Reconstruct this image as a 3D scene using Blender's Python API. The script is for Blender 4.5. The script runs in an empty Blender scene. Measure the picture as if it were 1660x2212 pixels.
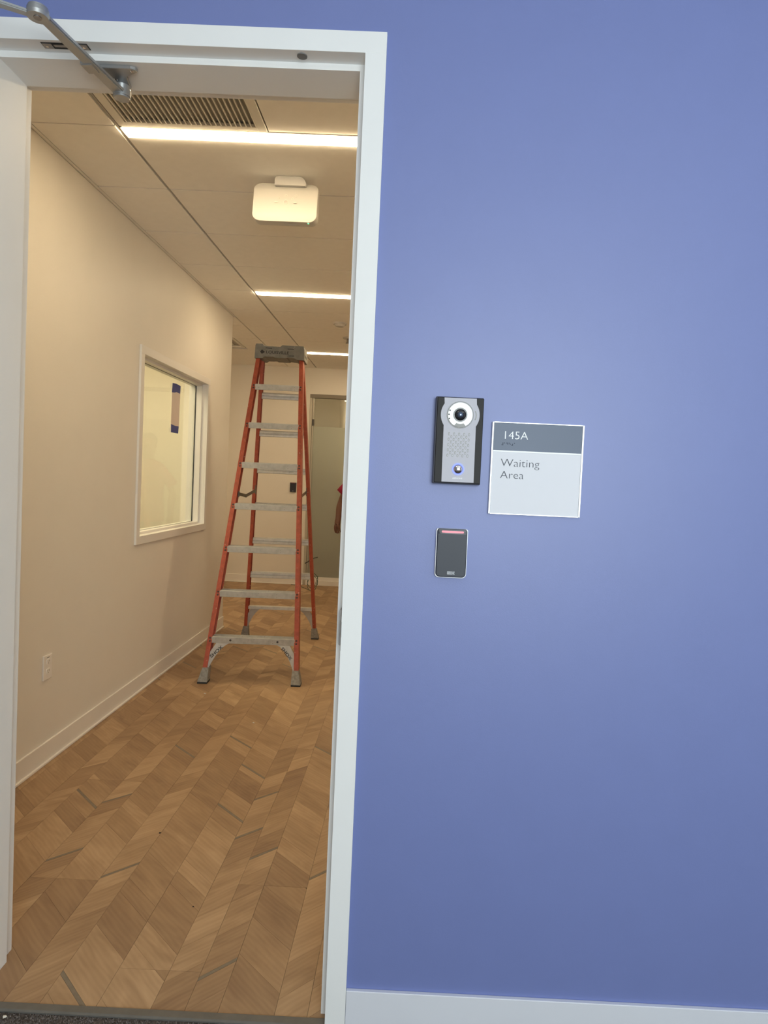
import bpy, bmesh, math, random
from mathutils import Vector, Matrix
random.seed(7)
S = bpy.context.scene
C = S.collection

# ------------------------------------------------------------------ camera
F_PX = 1475.458
YAW, PITCH, ROLL = 0.00824426, -0.03866869, 0.04535870
CAM = Vector((0.157994, -1.704534, 1.405168))
PPX, PPY = 830 + 43.94, 1106 - 7.56
cy_, sy_ = math.cos(YAW), math.sin(YAW)
cp_, sp_ = math.cos(PITCH), math.sin(PITCH)
fwd = Vector((-sy_ * cp_, cy_ * cp_, sp_))
r0 = Vector((cy_, sy_, 0))
u0 = r0.cross(fwd)
RGT = r0 * math.cos(ROLL) + u0 * math.sin(ROLL)
UPV = -r0 * math.sin(ROLL) + u0 * math.cos(ROLL)
cd = bpy.data.cameras.new('camera')
cam = bpy.data.objects.new('camera', cd)
C.objects.link(cam)
cd.sensor_fit = 'HORIZONTAL'
cd.sensor_width = 36
cd.lens = F_PX * 36 / 1660
cd.shift_x = -(PPX - 830) / 1660
cd.shift_y = (PPY - 1106) / 1660
cd.clip_start = 0.02
m = Matrix((RGT, UPV, -fwd)).transposed().to_4x4()
m.translation = CAM
cam.matrix_world = m
S.camera = cam


def project(p):
    d = Vector(p) - CAM
    z = d.dot(fwd)
    if z < 0.05:
        return None
    return (PPX + F_PX * d.dot(RGT) / z, PPY - F_PX * d.dot(UPV) / z)


# ------------------------------------------------------------------ world, lights, exposure
S.view_settings.view_transform = 'Standard'
S.view_settings.look = 'None'
S.view_settings.exposure = 0.0
S.view_settings.gamma = 1.0
S.view_settings.use_curve_mapping = False
S.cycles.use_denoising = True
S.cycles.max_bounces = 10
S.cycles.diffuse_bounces = 6
S.cycles.transparent_max_bounces = 12
S.cycles.caustics_reflective = False
S.cycles.caustics_refractive = False
S.cycles.sample_clamp_indirect = 6.0
w = bpy.data.worlds.new('world')
S.world = w
w.use_nodes = True
w.node_tree.nodes['Background'].inputs[0].default_value = (0.75, 0.86, 1.0, 1)
w.node_tree.nodes['Background'].inputs[1].default_value = 0.6

WINDOW_W = 108.0       # daylight entering through the waiting-area window
CAM_FILL_W = 3.5        # small point light added beside the camera to brighten the wall centre
CORRIDOR_E = 48.0     # corridor linear fixtures (emission strength)
OFFICE_E = 28.0
FAR_E = 210.0
LOBBY_E = 62.0
PANEL_E = 3.2         # waiting-area ceiling panels
WARM = (1.0, 0.775, 0.475)


def area_light(name, loc, rot, sx, sy, power, col):
    l = bpy.data.lights.new(name, 'AREA')
    l.shape = 'RECTANGLE'
    l.size, l.size_y = sx, sy
    l.energy = power
    l.color = col
    o = bpy.data.objects.new(name, l)
    C.objects.link(o)
    o.location = loc
    o.rotation_euler = rot
    return o


area_light('window_daylight', (0.85, -3.64, 1.70), (math.radians(90), 0, 0), 1.7, 1.5, WINDOW_W, (0.90, 0.95, 1.0))
fl = bpy.data.lights.new('camera_fill', 'POINT')
fl.energy = CAM_FILL_W
fl.shadow_soft_size = 0.02
fl.color = (0.93, 0.96, 1.0)
flo = bpy.data.objects.new('camera_fill', fl)
C.objects.link(flo)
flo.location = CAM + RGT * 0.02 + UPV * 0.015 - fwd * 0.01


# ------------------------------------------------------------------ helpers
def wmat(o):
    if o.parent:
        return wmat(o.parent) @ o.matrix_parent_inverse @ o.matrix_basis
    return o.matrix_basis.copy()


def finish(o, parent, local):
    C.objects.link(o)
    if parent:
        o.parent = parent
        if not local:
            o.matrix_parent_inverse = wmat(parent).inverted()


def obj(name, bm, mat, parent=None, smooth=False, local=False, recenter=True):
    """bmesh -> one mesh object (world coordinates unless local)"""
    bmesh.ops.recalc_face_normals(bm, faces=bm.faces)
    me = bpy.data.meshes.new(name)
    ctr = Vector((0, 0, 0))
    if recenter and len(bm.verts):
        lo = Vector([min(v.co[i] for v in bm.verts) for i in range(3)])
        hi = Vector([max(v.co[i] for v in bm.verts) for i in range(3)])
        ctr = (lo + hi) / 2
        if not parent:
            ctr.z = lo.z
        for v in bm.verts:
            v.co -= ctr
    bm.to_mesh(me)
    bm.free()
    me.materials.append(mat)
    if smooth:
        for p in me.polygons:
            p.use_smooth = True
        if smooth != 'all':
            try:
                me.set_sharp_from_angle(angle=math.radians(40))
            except Exception:
                pass
    o = bpy.data.objects.new(name, me)
    o.location = ctr
    if parent and local and parent.type == 'MESH':
        # sub-part in the coordinates of the root thing
        o.location = ctr - parent.location
    finish(o, parent, local)
    return o


def empty(name, loc, rz=0):
    o = bpy.data.objects.new(name, None)
    o.location = loc
    o.rotation_euler = (0, 0, rz)
    o.empty_display_size = 0.05
    C.objects.link(o)
    return o


def tag(o, label=None, cat=None, group=None, kind=None):
    if label:
        o['label'] = label
    if cat:
        o['category'] = cat
    if group:
        o['group'] = group
    if kind:
        o['kind'] = kind
    return o


def N():
    return bmesh.new()


def box(bm, x0, x1, y0, y1, z0, z1, bev=0.0, seg=1, mtx=None):
    t = bmesh.new()
    vs = [t.verts.new(p) for p in ((x0, y0, z0), (x1, y0, z0), (x1, y1, z0), (x0, y1, z0),
                                   (x0, y0, z1), (x1, y0, z1), (x1, y1, z1), (x0, y1, z1))]
    for f in ((0, 3, 2, 1), (4, 5, 6, 7), (0, 1, 5, 4), (1, 2, 6, 5), (2, 3, 7, 6), (3, 0, 4, 7)):
        t.faces.new([vs[i] for i in f])
    if bev:
        bmesh.ops.bevel(t, geom=list(t.edges), offset=bev, segments=seg, affect='EDGES', profile=0.6)
    merge(bm, t, mtx)
    return bm


def merge(bm, t, mtx=None):
    if mtx:
        bmesh.ops.transform(t, matrix=mtx, verts=list(t.verts))
    tmp = bpy.data.meshes.new('tmp')
    t.to_mesh(tmp)
    t.free()
    bm.from_mesh(tmp)
    bpy.data.meshes.remove(tmp)


def prism(bm, poly, axis, a, b, bev=0.0, seg=1, mtx=None):
    """poly: 2-D outline. axis 'y': (x,z) pairs, 'z': (x,y), 'x': (y,z); extruded from a to b"""
    t = bmesh.new()

    def P(q, h):
        return {'y': (q[0], h, q[1]), 'z': (q[0], q[1], h), 'x': (h, q[0], q[1])}[axis]
    A = [t.verts.new(P(q, a)) for q in poly]
    B = [t.verts.new(P(q, b)) for q in poly]
    t.faces.new(A)
    t.faces.new(B[::-1])
    n = len(poly)
    for i in range(n):
        t.faces.new((A[i], B[i], B[(i + 1) % n], A[(i + 1) % n]))
    bmesh.ops.recalc_face_normals(t, faces=t.faces)
    if bev:
        ed = [e for e in t.edges if abs(e.calc_face_angle(0)) > 0.6 and e.is_convex]
        bmesh.ops.bevel(t, geom=ed, offset=bev, segments=seg, affect='EDGES', profile=0.6)
    merge(bm, t, mtx)
    return bm


def cyl(bm, p0, p1, r, seg=16, r2=None, caps=True):
    p0, p1 = Vector(p0), Vector(p1)
    d = p1 - p0
    t = bmesh.new()
    bmesh.ops.create_cone(t, cap_ends=caps, segments=seg, radius1=r, radius2=r if r2 is None else r2, depth=d.length)
    q = Vector((0, 0, 1)).rotation_difference(d.normalized()).to_matrix().to_4x4()
    q.translation = (p0 + p1) / 2
    merge(bm, t, q)
    return bm


def dome(bm, c, r, flat, axis=(0, -1, 0), seg=20, rings=6):
    """half ball of radius r, height flat, bulging along axis"""
    t = bmesh.new()
    rows = []
    for i in range(rings + 1):
        a = (math.pi / 2) * i / rings
        if i == rings:
            rows.append([t.verts.new((0, 0, flat))])
        else:
            rows.append([t.verts.new((r * math.cos(a) * math.cos(2 * math.pi * k / seg), r * math.cos(a) * math.sin(2 * math.pi * k / seg), flat * math.sin(a))) for k in range(seg)])
    for i in range(rings):
        for k in range(seg):
            k2 = (k + 1) % seg
            if i == rings - 1:
                t.faces.new((rows[i][k], rows[i][k2], rows[i + 1][0]))
            else:
                t.faces.new((rows[i][k], rows[i][k2], rows[i + 1][k2], rows[i + 1][k]))
    t.faces.new(rows[0][::-1])
    q = Vector((0, 0, 1)).rotation_difference(Vector(axis)).to_matrix().to_4x4()
    q.translation = Vector(c)
    merge(bm, t, q)
    return bm


def ring(bm, c, r0_, r1_, d, axis=(0, -1, 0), seg=32):
    """flat annulus of depth d standing out along axis"""
    t = bmesh.new()
    rows = []
    for (r, h) in ((r0_, 0), (r1_, 0), (r1_, d), (r0_, d)):
        rows.append([t.verts.new((r * math.cos(2 * math.pi * k / seg), r * math.sin(2 * math.pi * k / seg), h)) for k in range(seg)])
    for i in range(4):
        for k in range(seg):
            t.faces.new((rows[i][k], rows[i][(k + 1) % seg], rows[(i + 1) % 4][(k + 1) % seg], rows[(i + 1) % 4][k]))
    q = Vector((0, 0, 1)).rotation_difference(Vector(axis)).to_matrix().to_4x4()
    q.translation = Vector(c)
    merge(bm, t, q)
    return bm


def tube(bm, pts, r, seg=8):
    pts = [Vector(p) for p in pts]
    t = bmesh.new()
    rows = []
    for i, p in enumerate(pts):
        d = (pts[min(i + 1, len(pts) - 1)] - pts[max(i - 1, 0)]).normalized()
        a = d.orthogonal().normalized() if i == 0 else (prev - d * prev.dot(d)).normalized()
        prev = a
        b = d.cross(a)
        rows.append([t.verts.new(p + (a * math.cos(2 * math.pi * k / seg) + b * math.sin(2 * math.pi * k / seg)) * r) for k in range(seg)])
    for i in range(len(rows) - 1):
        for k in range(seg):
            t.faces.new((rows[i][k], rows[i][(k + 1) % seg], rows[i + 1][(k + 1) % seg], rows[i + 1][k]))
    t.faces.new(rows[0][::-1])
    t.faces.new(rows[-1])
    merge(bm, t)
    return bm


def roundrect(x0, x1, z0, z1, r, n=5, rs=None):
    rs = rs or (r, r, r, r)      # bottom-left, bottom-right, top-right, top-left
    out = []
    for (cx, cz, a0, rr) in ((x0 + rs[0], z0 + rs[0], 180, rs[0]), (x1 - rs[1], z0 + rs[1], 270, rs[1]),
                             (x1 - rs[2], z1 - rs[2], 0, rs[2]), (x0 + rs[3], z1 - rs[3], 90, rs[3])):
        for i in range(n + 1):
            a = math.radians(a0 + 90 * i / n)
            out.append((cx + rr * math.cos(a), cz + rr * math.sin(a)))
    return out


def text(name, body, size, mtx, mat, parent, sx=1.0, offset=0.0, extrude=0.0004, local=False, spacing=1.0, line=1.0, shear=0.0):
    cu = bpy.data.curves.new('txt', 'FONT')
    cu.body = body
    cu.size = size
    cu.extrude = extrude
    cu.offset = offset
    cu.space_character = spacing
    cu.space_line = line
    cu.shear = shear
    cu.resolution_u = 4
    t = bpy.data.objects.new('txt', cu)
    C.objects.link(t)
    dg = bpy.context.evaluated_depsgraph_get()
    me = bpy.data.meshes.new_from_object(t.evaluated_get(dg))
    bpy.data.objects.remove(t)
    bpy.data.curves.remove(cu)
    bm = bmesh.new()
    bm.from_mesh(me)
    bpy.data.meshes.remove(me)
    bmesh.ops.transform(bm, matrix=mtx @ Matrix.Diagonal((sx, 1, 1, 1)), verts=list(bm.verts))
    return obj(name, bm, mat, parent, local=local)


def wallmtx(x, y, z, rot=0.0):
    """text plane standing on a wall that faces -Y"""
    return Matrix.Translation((x, y, z)) @ Matrix.Rotation(math.radians(90), 4, 'X') @ Matrix.Rotation(rot, 4, 'Z')


# ------------------------------------------------------------------ materials
def mat(name, col, rough=0.5, metal=0.0, bump=0.0, bscale=60.0, var=0.0, vscale=4.0, spec=0.5, emis=None, estr=0.0, dirt=None, dscale=20.0, dlo=0.62, dhi=0.7, stretch=None):
    M = bpy.data.materials.new(name)
    M.use_nodes = True
    nt = M.node_tree
    P = nt.nodes['Principled BSDF']
    P.inputs['Base Color'].default_value = (*col, 1)
    P.inputs['Roughness'].default_value = rough
    P.inputs['Metallic'].default_value = metal
    P.inputs['Specular IOR Level'].default_value = spec
    tc = nt.nodes.new('ShaderNodeTexCoord')
    src = tc.outputs['Object']
    if stretch:
        mp = nt.nodes.new('ShaderNodeMapping')
        mp.inputs['Scale'].default_value = stretch
        nt.links.new(src, mp.inputs[0])
        src = mp.outputs[0]
    last = None
    if var:
        n = nt.nodes.new('ShaderNodeTexNoise')
        n.inputs['Scale'].default_value = vscale
        n.inputs['Detail'].default_value = 4
        nt.links.new(src, n.inputs['Vector'])
        r = nt.nodes.new('ShaderNodeValToRGB')
        r.color_ramp.elements[0].position = 0.3
        r.color_ramp.elements[1].position = 0.7
        r.color_ramp.elements[0].color = (*[c * (1 - var) for c in col], 1)
        r.color_ramp.elements[1].color = (*[min(1, c * (1 + var)) for c in col], 1)
        nt.links.new(n.outputs['Fac'], r.inputs[0])
        last = r.outputs[0]
    if dirt:
        n = nt.nodes.new('ShaderNodeTexNoise')
        n.inputs['Scale'].default_value = dscale
        n.inputs['Detail'].default_value = 5
        nt.links.new(tc.outputs['Object'], n.inputs['Vector'])
        r = nt.nodes.new('ShaderNodeMapRange')
        r.inputs[1].default_value = dlo
        r.inputs[2].default_value = dhi
        nt.links.new(n.outputs['Fac'], r.inputs[0])
        mx = nt.nodes.new('ShaderNodeMixRGB')
        mx.inputs[1].default_value = (*col, 1)
        if last:
            nt.links.new(last, mx.inputs[1])
        mx.inputs[2].default_value = (*dirt, 1)
        nt.links.new(r.outputs[0], mx.inputs[0])
        last = mx.outputs[0]
    if last:
        nt.links.new(last, P.inputs['Base Color'])
    if bump:
        n = nt.nodes.new('ShaderNodeTexNoise')
        n.inputs['Scale'].default_value = bscale
        n.inputs['Detail'].default_value = 3
        nt.links.new(src, n.inputs['Vector'])
        b = nt.nodes.new('ShaderNodeBump')
        b.inputs['Strength'].default_value = bump
        b.inputs['Distance'].default_value = 0.002
        nt.links.new(n.outputs['Fac'], b.inputs['Height'])
        nt.links.new(b.outputs[0], P.inputs['Normal'])
    if emis:
        P.inputs['Emission Color'].default_value = (*emis, 1)
        P.inputs['Emission Strength'].default_value = estr
    return M


def glass_mat(name, tint, gloss=0.12, frost=0.0, frost_col=(0.8, 0.85, 0.8)):
    M = bpy.data.materials.new(name)
    M.use_nodes = True
    nt = M.node_tree
    nt.nodes.remove(nt.nodes['Principled BSDF'])
    out = nt.nodes['Material Output']
    tr = nt.nodes.new('ShaderNodeBsdfTransparent')
    tr.inputs[0].default_value = (*tint, 1)
    gl = nt.nodes.new('ShaderNodeBsdfGlossy')
    gl.inputs['Roughness'].default_value = 0.02
    fr = nt.nodes.new('ShaderNodeFresnel')
    fr.inputs[0].default_value = 1.45
    mx = nt.nodes.new('ShaderNodeMixShader')
    ml = nt.nodes.new('ShaderNodeMath')
    ml.operation = 'MULTIPLY'
    ml.inputs[1].default_value = gloss / 0.04 * 0.5
    ml.use_clamp = True
    nt.links.new(fr.outputs[0], ml.inputs[0])
    nt.links.new(ml.outputs[0], mx.inputs[0])
    base = tr.outputs[0]
    if frost:
        df = nt.nodes.new('ShaderNodeBsdfDiffuse')
        df.inputs[0].default_value = (*frost_col, 1)
        tl = nt.nodes.new('ShaderNodeBsdfTranslucent')
        tl.inputs[0].default_value = (*frost_col, 1)
        ad = nt.nodes.new('ShaderNodeMixShader')
        ad.inputs[0].default_value = 0.5
        nt.links.new(df.outputs[0], ad.inputs[1])
        nt.links.new(tl.outputs[0], ad.inputs[2])
        m2 = nt.nodes.new('ShaderNodeMixShader')
        m2.inputs[0].default_value = frost
        nt.links.new(tr.outputs[0], m2.inputs[1])
        nt.links.new(ad.outputs[0], m2.inputs[2])
        base = m2.outputs[0]
    nt.links.new(base, mx.inputs[1])
    nt.links.new(gl.outputs[0], mx.inputs[2])
    nt.links.new(mx.outputs[0], out.inputs[0])
    return M


BLUE = (0.164, 0.207, 0.462)
M = dict(
    blue=mat('blue_paint', BLUE, 0.47, bump=0.06, bscale=420, var=0.012, vscale=9, spec=0.7),
    cream=mat('corridor_paint', (0.77, 0.735, 0.675), 0.5, bump=0.08, bscale=380, var=0.01, vscale=5, spec=0.3),
    frame=mat('frame_paint', (0.82, 0.83, 0.835), 0.5, bump=0.03, bscale=220, var=0.012, vscale=8, spec=0.3),
    skirt=mat('skirting_paint', (0.70, 0.72, 0.79), 0.4, var=0.01),
    skirt2=mat('corridor_skirting', (0.80, 0.77, 0.73), 0.4, var=0.02),
    winframe=mat('window_paint', (0.78, 0.76, 0.73), 0.35),
    tile=mat('ceiling_tile_board', (0.89, 0.87, 0.83), 0.9, bump=0.06, bscale=500, var=0.015, vscale=20, spec=0.1),
    plenum=mat('dark_plenum', (0.06, 0.055, 0.05), 0.9),
    gridwhite=mat('grid_metal', (0.42, 0.40, 0.37), 0.6),
    wceil=mat('waiting_ceiling', (0.78, 0.78, 0.78), 0.9, bump=0.05, bscale=300),
    slat=mat('vent_enamel', (0.74, 0.72, 0.66), 0.45),
    duct=mat('vent_duct', (0.48, 0.47, 0.43), 0.8),
    light=mat('lamp_diffuser', (0.9, 0.9, 0.9), 0.6, emis=WARM, estr=CORRIDOR_E),
    lighto=mat('office_diffuser', (0.9, 0.9, 0.9), 0.6, emis=(1, 0.83, 0.56), estr=OFFICE_E),
    lightf=mat('far_diffuser', (0.9, 0.9, 0.9), 0.6, emis=WARM, estr=FAR_E),
    lightl=mat('lobby_diffuser', (0.9, 0.9, 0.9), 0.6, emis=WARM, estr=LOBBY_E),
    panel=mat('waiting_diffuser', (0.9, 0.9, 0.9), 0.6, emis=(1.0, 0.88, 0.70), estr=PANEL_E),
    carpet=mat('carpet', (0.085, 0.075, 0.070), 0.95, bump=1.0, bscale=260, var=0.5, vscale=170, spec=0.05),
    pile=mat('carpet_pile', (0.16, 0.14, 0.13), 0.95, var=0.4, vscale=300, spec=0.05),
    reducer=mat('grey_vinyl', (0.125, 0.122, 0.112), 0.6, bump=0.1, bscale=300, var=0.08, vscale=40),
    subfloor=mat('floor_joint', (0.10, 0.066, 0.04), 0.9),
    orange=mat('orange_fibreglass', (0.37, 0.072, 0.037), 0.5, bump=0.15, bscale=160, var=0.18, vscale=35, dirt=(0.58, 0.35, 0.28), dscale=55, dlo=0.66, dhi=0.74),
    alu=mat('scuffed_aluminium', (0.47, 0.46, 0.43), 0.5, metal=0.35, var=0.12, vscale=30, dirt=(0.16, 0.13, 0.10), dscale=70, dlo=0.66, dhi=0.70),
    alubright=mat('rear_aluminium', (0.62, 0.61, 0.58), 0.36, metal=0.6, var=0.10, vscale=25, dirt=(0.25, 0.22, 0.19), dscale=60, dlo=0.66, dhi=0.72),
    gusset=mat('gusset_aluminium', (0.47, 0.46, 0.45), 0.55, metal=0.2, var=0.08, vscale=30),
    capgrey=mat('grey_plastic', (0.20, 0.195, 0.175), 0.6, bump=0.1, bscale=200, var=0.12, vscale=30, dirt=(0.34, 0.32, 0.28), dscale=40, dlo=0.62, dhi=0.72),
    footgrey=mat('grey_foot', (0.27, 0.26, 0.24), 0.65, bump=0.2, bscale=120, var=0.25, vscale=60),
    rubber=mat('black_rubber', (0.03, 0.03, 0.03), 0.8),
    rivet=mat('rivet_steel', (0.07, 0.055, 0.05), 0.5, metal=0.3),
    spreader=mat('spreader_steel', (0.16, 0.14, 0.11), 0.45, metal=0.6, var=0.2, vscale=50),
    ink=mat('black_ink', (0.02, 0.02, 0.022), 0.6),
    inkgrey=mat('grey_ink', (0.13, 0.13, 0.13), 0.6),
    closer=mat('closer_silver', (0.40, 0.41, 0.42), 0.38, metal=0.75, bump=0.02, bscale=200, var=0.03),
    steel=mat('dull_steel', (0.30, 0.28, 0.27), 0.4, metal=0.8, var=0.1, vscale=40),
    contact=mat('contact_grey', (0.18, 0.18, 0.18), 0.6),
    darkgap=mat('dark_recess', (0.03, 0.03, 0.03), 0.8),
    ap=mat('access_point_plastic', (0.55, 0.535, 0.50), 0.45, var=0.008),
    apmount=mat('mount_plastic', (0.55, 0.54, 0.52), 0.5),
    apmark=mat('embossed_mark', (0.70, 0.67, 0.60), 0.5),
    green=mat('green_led', (0.1, 0.5, 0.2), 0.4, emis=(0.15, 1.0, 0.35), estr=3.0),
    silver=mat('intercom_silver', (0.50, 0.50, 0.565), 0.6, metal=0.0, bump=0.02, bscale=400, var=0.015, vscale=40),
    intblack=mat('intercom_black', (0.014, 0.013, 0.014), 0.6, spec=0.4),
    inthousing=mat('intercom_housing', (0.05, 0.055, 0.085), 0.55),
    whiteplastic=mat('white_plastic', (0.86, 0.88, 0.90), 0.3),
    lens=mat('black_lens', (0.012, 0.012, 0.016), 0.06, spec=0.9),
    lensring=mat('lens_ring', (0.09, 0.09, 0.10), 0.3),
    lensglass=mat('lens_glass', (0.10, 0.13, 0.20), 0.04, metal=0.6),
    chrome=mat('chrome', (0.80, 0.78, 0.80), 0.08, metal=1.0),
    bluering=mat('lit_blue_ring', (0.15, 0.2, 0.8), 0.4, emis=(0.16, 0.22, 1.0), estr=0.75),
    sensor=mat('smoked_sensor', (0.17, 0.17, 0.165), 0.35),
    signslate=mat('sign_slate', (0.085, 0.115, 0.185), 0.45, var=0.02),
    signwhite=mat('sign_white', (0.71, 0.725, 0.79), 0.6, spec=0.3),
    signsilver=mat('sign_silver', (0.80, 0.82, 0.84), 0.3, metal=0.35),
    signtext=mat('sign_text_white', (0.9, 0.92, 0.95), 0.5),
    signgrey=mat('sign_text_grey', (0.07, 0.075, 0.10), 0.7, spec=0.2),
    braille=mat('braille_slate', (0.03, 0.04, 0.07), 0.6),
    reader=mat('reader_face', (0.032, 0.038, 0.055), 0.5, var=0.02),
    readerblack=mat('reader_black', (0.018, 0.02, 0.034), 0.35),
    pinkbar=mat('red_light_bar', (0.6, 0.2, 0.25), 0.4, emis=(1.0, 0.22, 0.30), estr=0.55),
    logowhite=mat('logo_grey', (0.55, 0.57, 0.62), 0.5),
    paper=mat('paper', (0.62, 0.54, 0.49), 0.8, var=0.02, vscale=10),
    tape=mat('blue_tape', (0.035, 0.05, 0.24), 0.6, var=0.1, vscale=30),
    glass=glass_mat('clear_glass', (0.95, 0.97, 0.94), 0.018),
    partglass=glass_mat('partition_glass', (0.92, 0.94, 0.92), 0.09),
    frost=glass_mat('frosted_film', (0.86, 0.88, 0.86), 0.04, 0.62, (0.66, 0.67, 0.60)),
    gasket=mat('dark_gasket', (0.03, 0.03, 0.03), 0.6),
    alframe=mat('partition_frame', (0.47, 0.44, 0.37), 0.4, metal=0.2),
    headrail=mat('partition_head', (0.20, 0.175, 0.14), 0.5),  # shading on the partition's head put into a darker brown
    darkmetal=mat('dark_hinge', (0.07, 0.065, 0.06), 0.5, metal=0.4),
    outlet=mat('outlet_plastic', (0.84, 0.81, 0.78), 0.35),
    officewall=mat('office_paint', (0.78, 0.74, 0.64), 0.6),
    officetrim=mat('office_trim', (0.85, 0.82, 0.75), 0.5),
    doorleaf=mat('door_laminate', (0.42, 0.27, 0.15), 0.5, var=0.15, vscale=6, stretch=(8, 8, 0.6)),
    skin=mat('skin', (0.14, 0.062, 0.042), 0.55, var=0.08, vscale=30),
    shirt=mat('crimson_cotton', (0.27, 0.010, 0.045), 0.85, bump=0.2, bscale=90),
    trousers=mat('dark_denim', (0.03, 0.04, 0.07), 0.85),
    hair=mat('dark_hair', (0.012, 0.009, 0.008), 0.6),
    shoe=mat('black_shoe', (0.02, 0.02, 0.02), 0.5),
    eye=mat('eye_white', (0.6, 0.58, 0.55), 0.3),
    lip=mat('lip', (0.16, 0.055, 0.045), 0.5),
    cable_g=mat('green_cable', (0.03, 0.09, 0.05), 0.5),
    cable_k=mat('black_cable', (0.02, 0.018, 0.015), 0.5),
    chip=mat('plaster_chip', (0.75, 0.71, 0.63), 0.8),
    crumb=mat('dark_crumb', (0.03, 0.02, 0.015), 0.8),
    greystrip=mat('grey_inlay', (0.185, 0.150, 0.110), 0.5, var=0.12, vscale=40),
)


def wood_material():
    W = bpy.data.materials.new('chevron_oak')
    W.use_nodes = True
    nt = W.node_tree
    P = nt.nodes['Principled BSDF']
    P.inputs['Roughness'].default_value = 0.48
    P.inputs['Specular IOR Level'].default_value = 0.3
    uv = nt.nodes.new('ShaderNodeUVMap')
    uv.uv_map = 'UVMap'
    at = nt.nodes.new('ShaderNodeAttribute')
    at.attribute_name = 'tone'
    mp = nt.nodes.new('ShaderNodeMapping')
    mp.inputs['Scale'].default_value = (2.0, 7.5, 1)
    nt.links.new(uv.outputs[0], mp.inputs[0])
    n1 = nt.nodes.new('ShaderNodeTexNoise')
    n1.inputs['Scale'].default_value = 1.6
    n1.inputs['Detail'].default_value = 6
    n1.inputs['Distortion'].default_value = 1.4
    nt.links.new(mp.outputs[0], n1.inputs['Vector'])
    mp2 = nt.nodes.new('ShaderNodeMapping')
    mp2.inputs['Scale'].default_value = (12, 210, 1)
    nt.links.new(uv.outputs[0], mp2.inputs[0])
    n2 = nt.nodes.new('ShaderNodeTexNoise')
    n2.inputs['Scale'].default_value = 1.0
    n2.inputs['Detail'].default_value = 3
    nt.links.new(mp2.outputs[0], n2.inputs['Vector'])
    wv = nt.nodes.new('ShaderNodeTexWave')
    wv.inputs['Scale'].default_value = 3.0
    wv.inputs['Distortion'].default_value = 7.0
    wv.inputs['Detail'].default_value = 2
    wv.inputs['Detail Scale'].default_value = 0.8
    wv.bands_direction = 'Y'
    mp3 = nt.nodes.new('ShaderNodeMapping')
    mp3.inputs['Scale'].default_value = (1.6, 6.5, 1)
    nt.links.new(uv.outputs[0], mp3.inputs[0])
    nt.links.new(mp3.outputs[0], wv.inputs['Vector'])

    def mth(op, a, b):
        k = nt.nodes.new('ShaderNodeMath')
        k.operation = op
        for i, v in enumerate((a, b)):
            if isinstance(v, (int, float)):
                k.inputs[i].default_value = v
            else:
                nt.links.new(v, k.inputs[i])
        return k.outputs[0]
    s = mth('MULTIPLY', at.outputs['Fac'], 0.5)
    s = mth('ADD', s, mth('MULTIPLY', mth('SUBTRACT', n1.outputs['Fac'], 0.5), 1.0))
    s = mth('ADD', s, mth('MULTIPLY', mth('SUBTRACT', n2.outputs['Fac'], 0.5), 0.10))
    s = mth('ADD', s, mth('MULTIPLY', mth('SUBTRACT', wv.outputs['Fac'], 0.5), 0.10))
    s = mth('ADD', s, 0.25)
    rp = nt.nodes.new('ShaderNodeValToRGB')
    el = rp.color_ramp.elements
    el[0].position, el[0].color = 0.0, (0.225, 0.135, 0.078, 1)
    el[1].position, el[1].color = 1.0, (0.50, 0.345, 0.205, 1)
    e = el.new(0.5)
    e.color = (0.355, 0.230, 0.130, 1)
    nt.links.new(s, rp.inputs[0])
    nt.links.new(rp.outputs[0], P.inputs['Base Color'])
    b = nt.nodes.new('ShaderNodeBump')
    b.inputs['Strength'].default_value = 0.06
    b.inputs['Distance'].default_value = 0.001
    nt.links.new(n2.outputs['Fac'], b.inputs['Height'])
    nt.links.new(b.outputs[0], P.inputs['Normal'])
    return W


M['wood'] = wood_material()

# ------------------------------------------------------------------ dimensions
LW = -1.518           # corridor left wall face
LT = 0.14             # its thickness
RW = 0.46             # corridor right wall face
H = 2.829             # corridor ceiling
FY = 7.2              # far wall face
WEND = 4.51           # end of the left wall
ALC = -3.6            # far side of the lobby beyond the left wall
WT = 0.203            # thickness of the blue wall
HO = 2.438            # door opening height
OX0, OX1 = -0.939, 0.0
RX0, RX1, RY0 = -2.6, 3.0, -3.5   # waiting area
GX = -1.135           # main ceiling runner


def struct(o, label, cat='wall'):
    return tag(o, label, cat, kind='structure')


# ------------------------------------------------------------------ walls
b = N()
box(b, OX1 + 0.045, RX1, 0, WT, 0, 2.95)
box(b, RX0, OX0 - 0.045, 0, WT, 0, 2.95)
box(b, OX0 - 0.045, OX1 + 0.045, 0, WT, HO + 0.045, 2.95)
wf = obj('wall_front', b, M['blue'])
struct(wf, 'periwinkle blue painted wall around the doorway')
wf.data.materials.append(M['cream'])
for p in wf.data.polygons:
    if p.normal.y > 0.9:
        p.material_index = 1

b = N()
WY0, WY1, WZ0, WZ1 = 2.44, 3.855, 0.945, 2.165     # window outer frame in the left wall
hy0, hy1, hz0, hz1 = WY0 + 0.03, WY1 - 0.03, WZ0 + 0.03, WZ1 - 0.03
X0, X1 = LW - LT, LW
box(b, X0, X1, WT, hy0, 0, H + 0.05)
box(b, X0, X1, hy1, WEND, 0, H + 0.05)
box(b, X0, X1, hy0, hy1, 0, hz0)
box(b, X0, X1, hy0, hy1, hz1, H + 0.05)
struct(obj('wall_left', b, M['cream']), 'beige corridor wall on the left with an interior window')
b = N()
box(b, RW, RW + 0.12, WT, FY, 0, H + 0.05)
struct(obj('wall_right', b, M['cream']), 'beige corridor wall on the right behind the blue wall')
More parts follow.
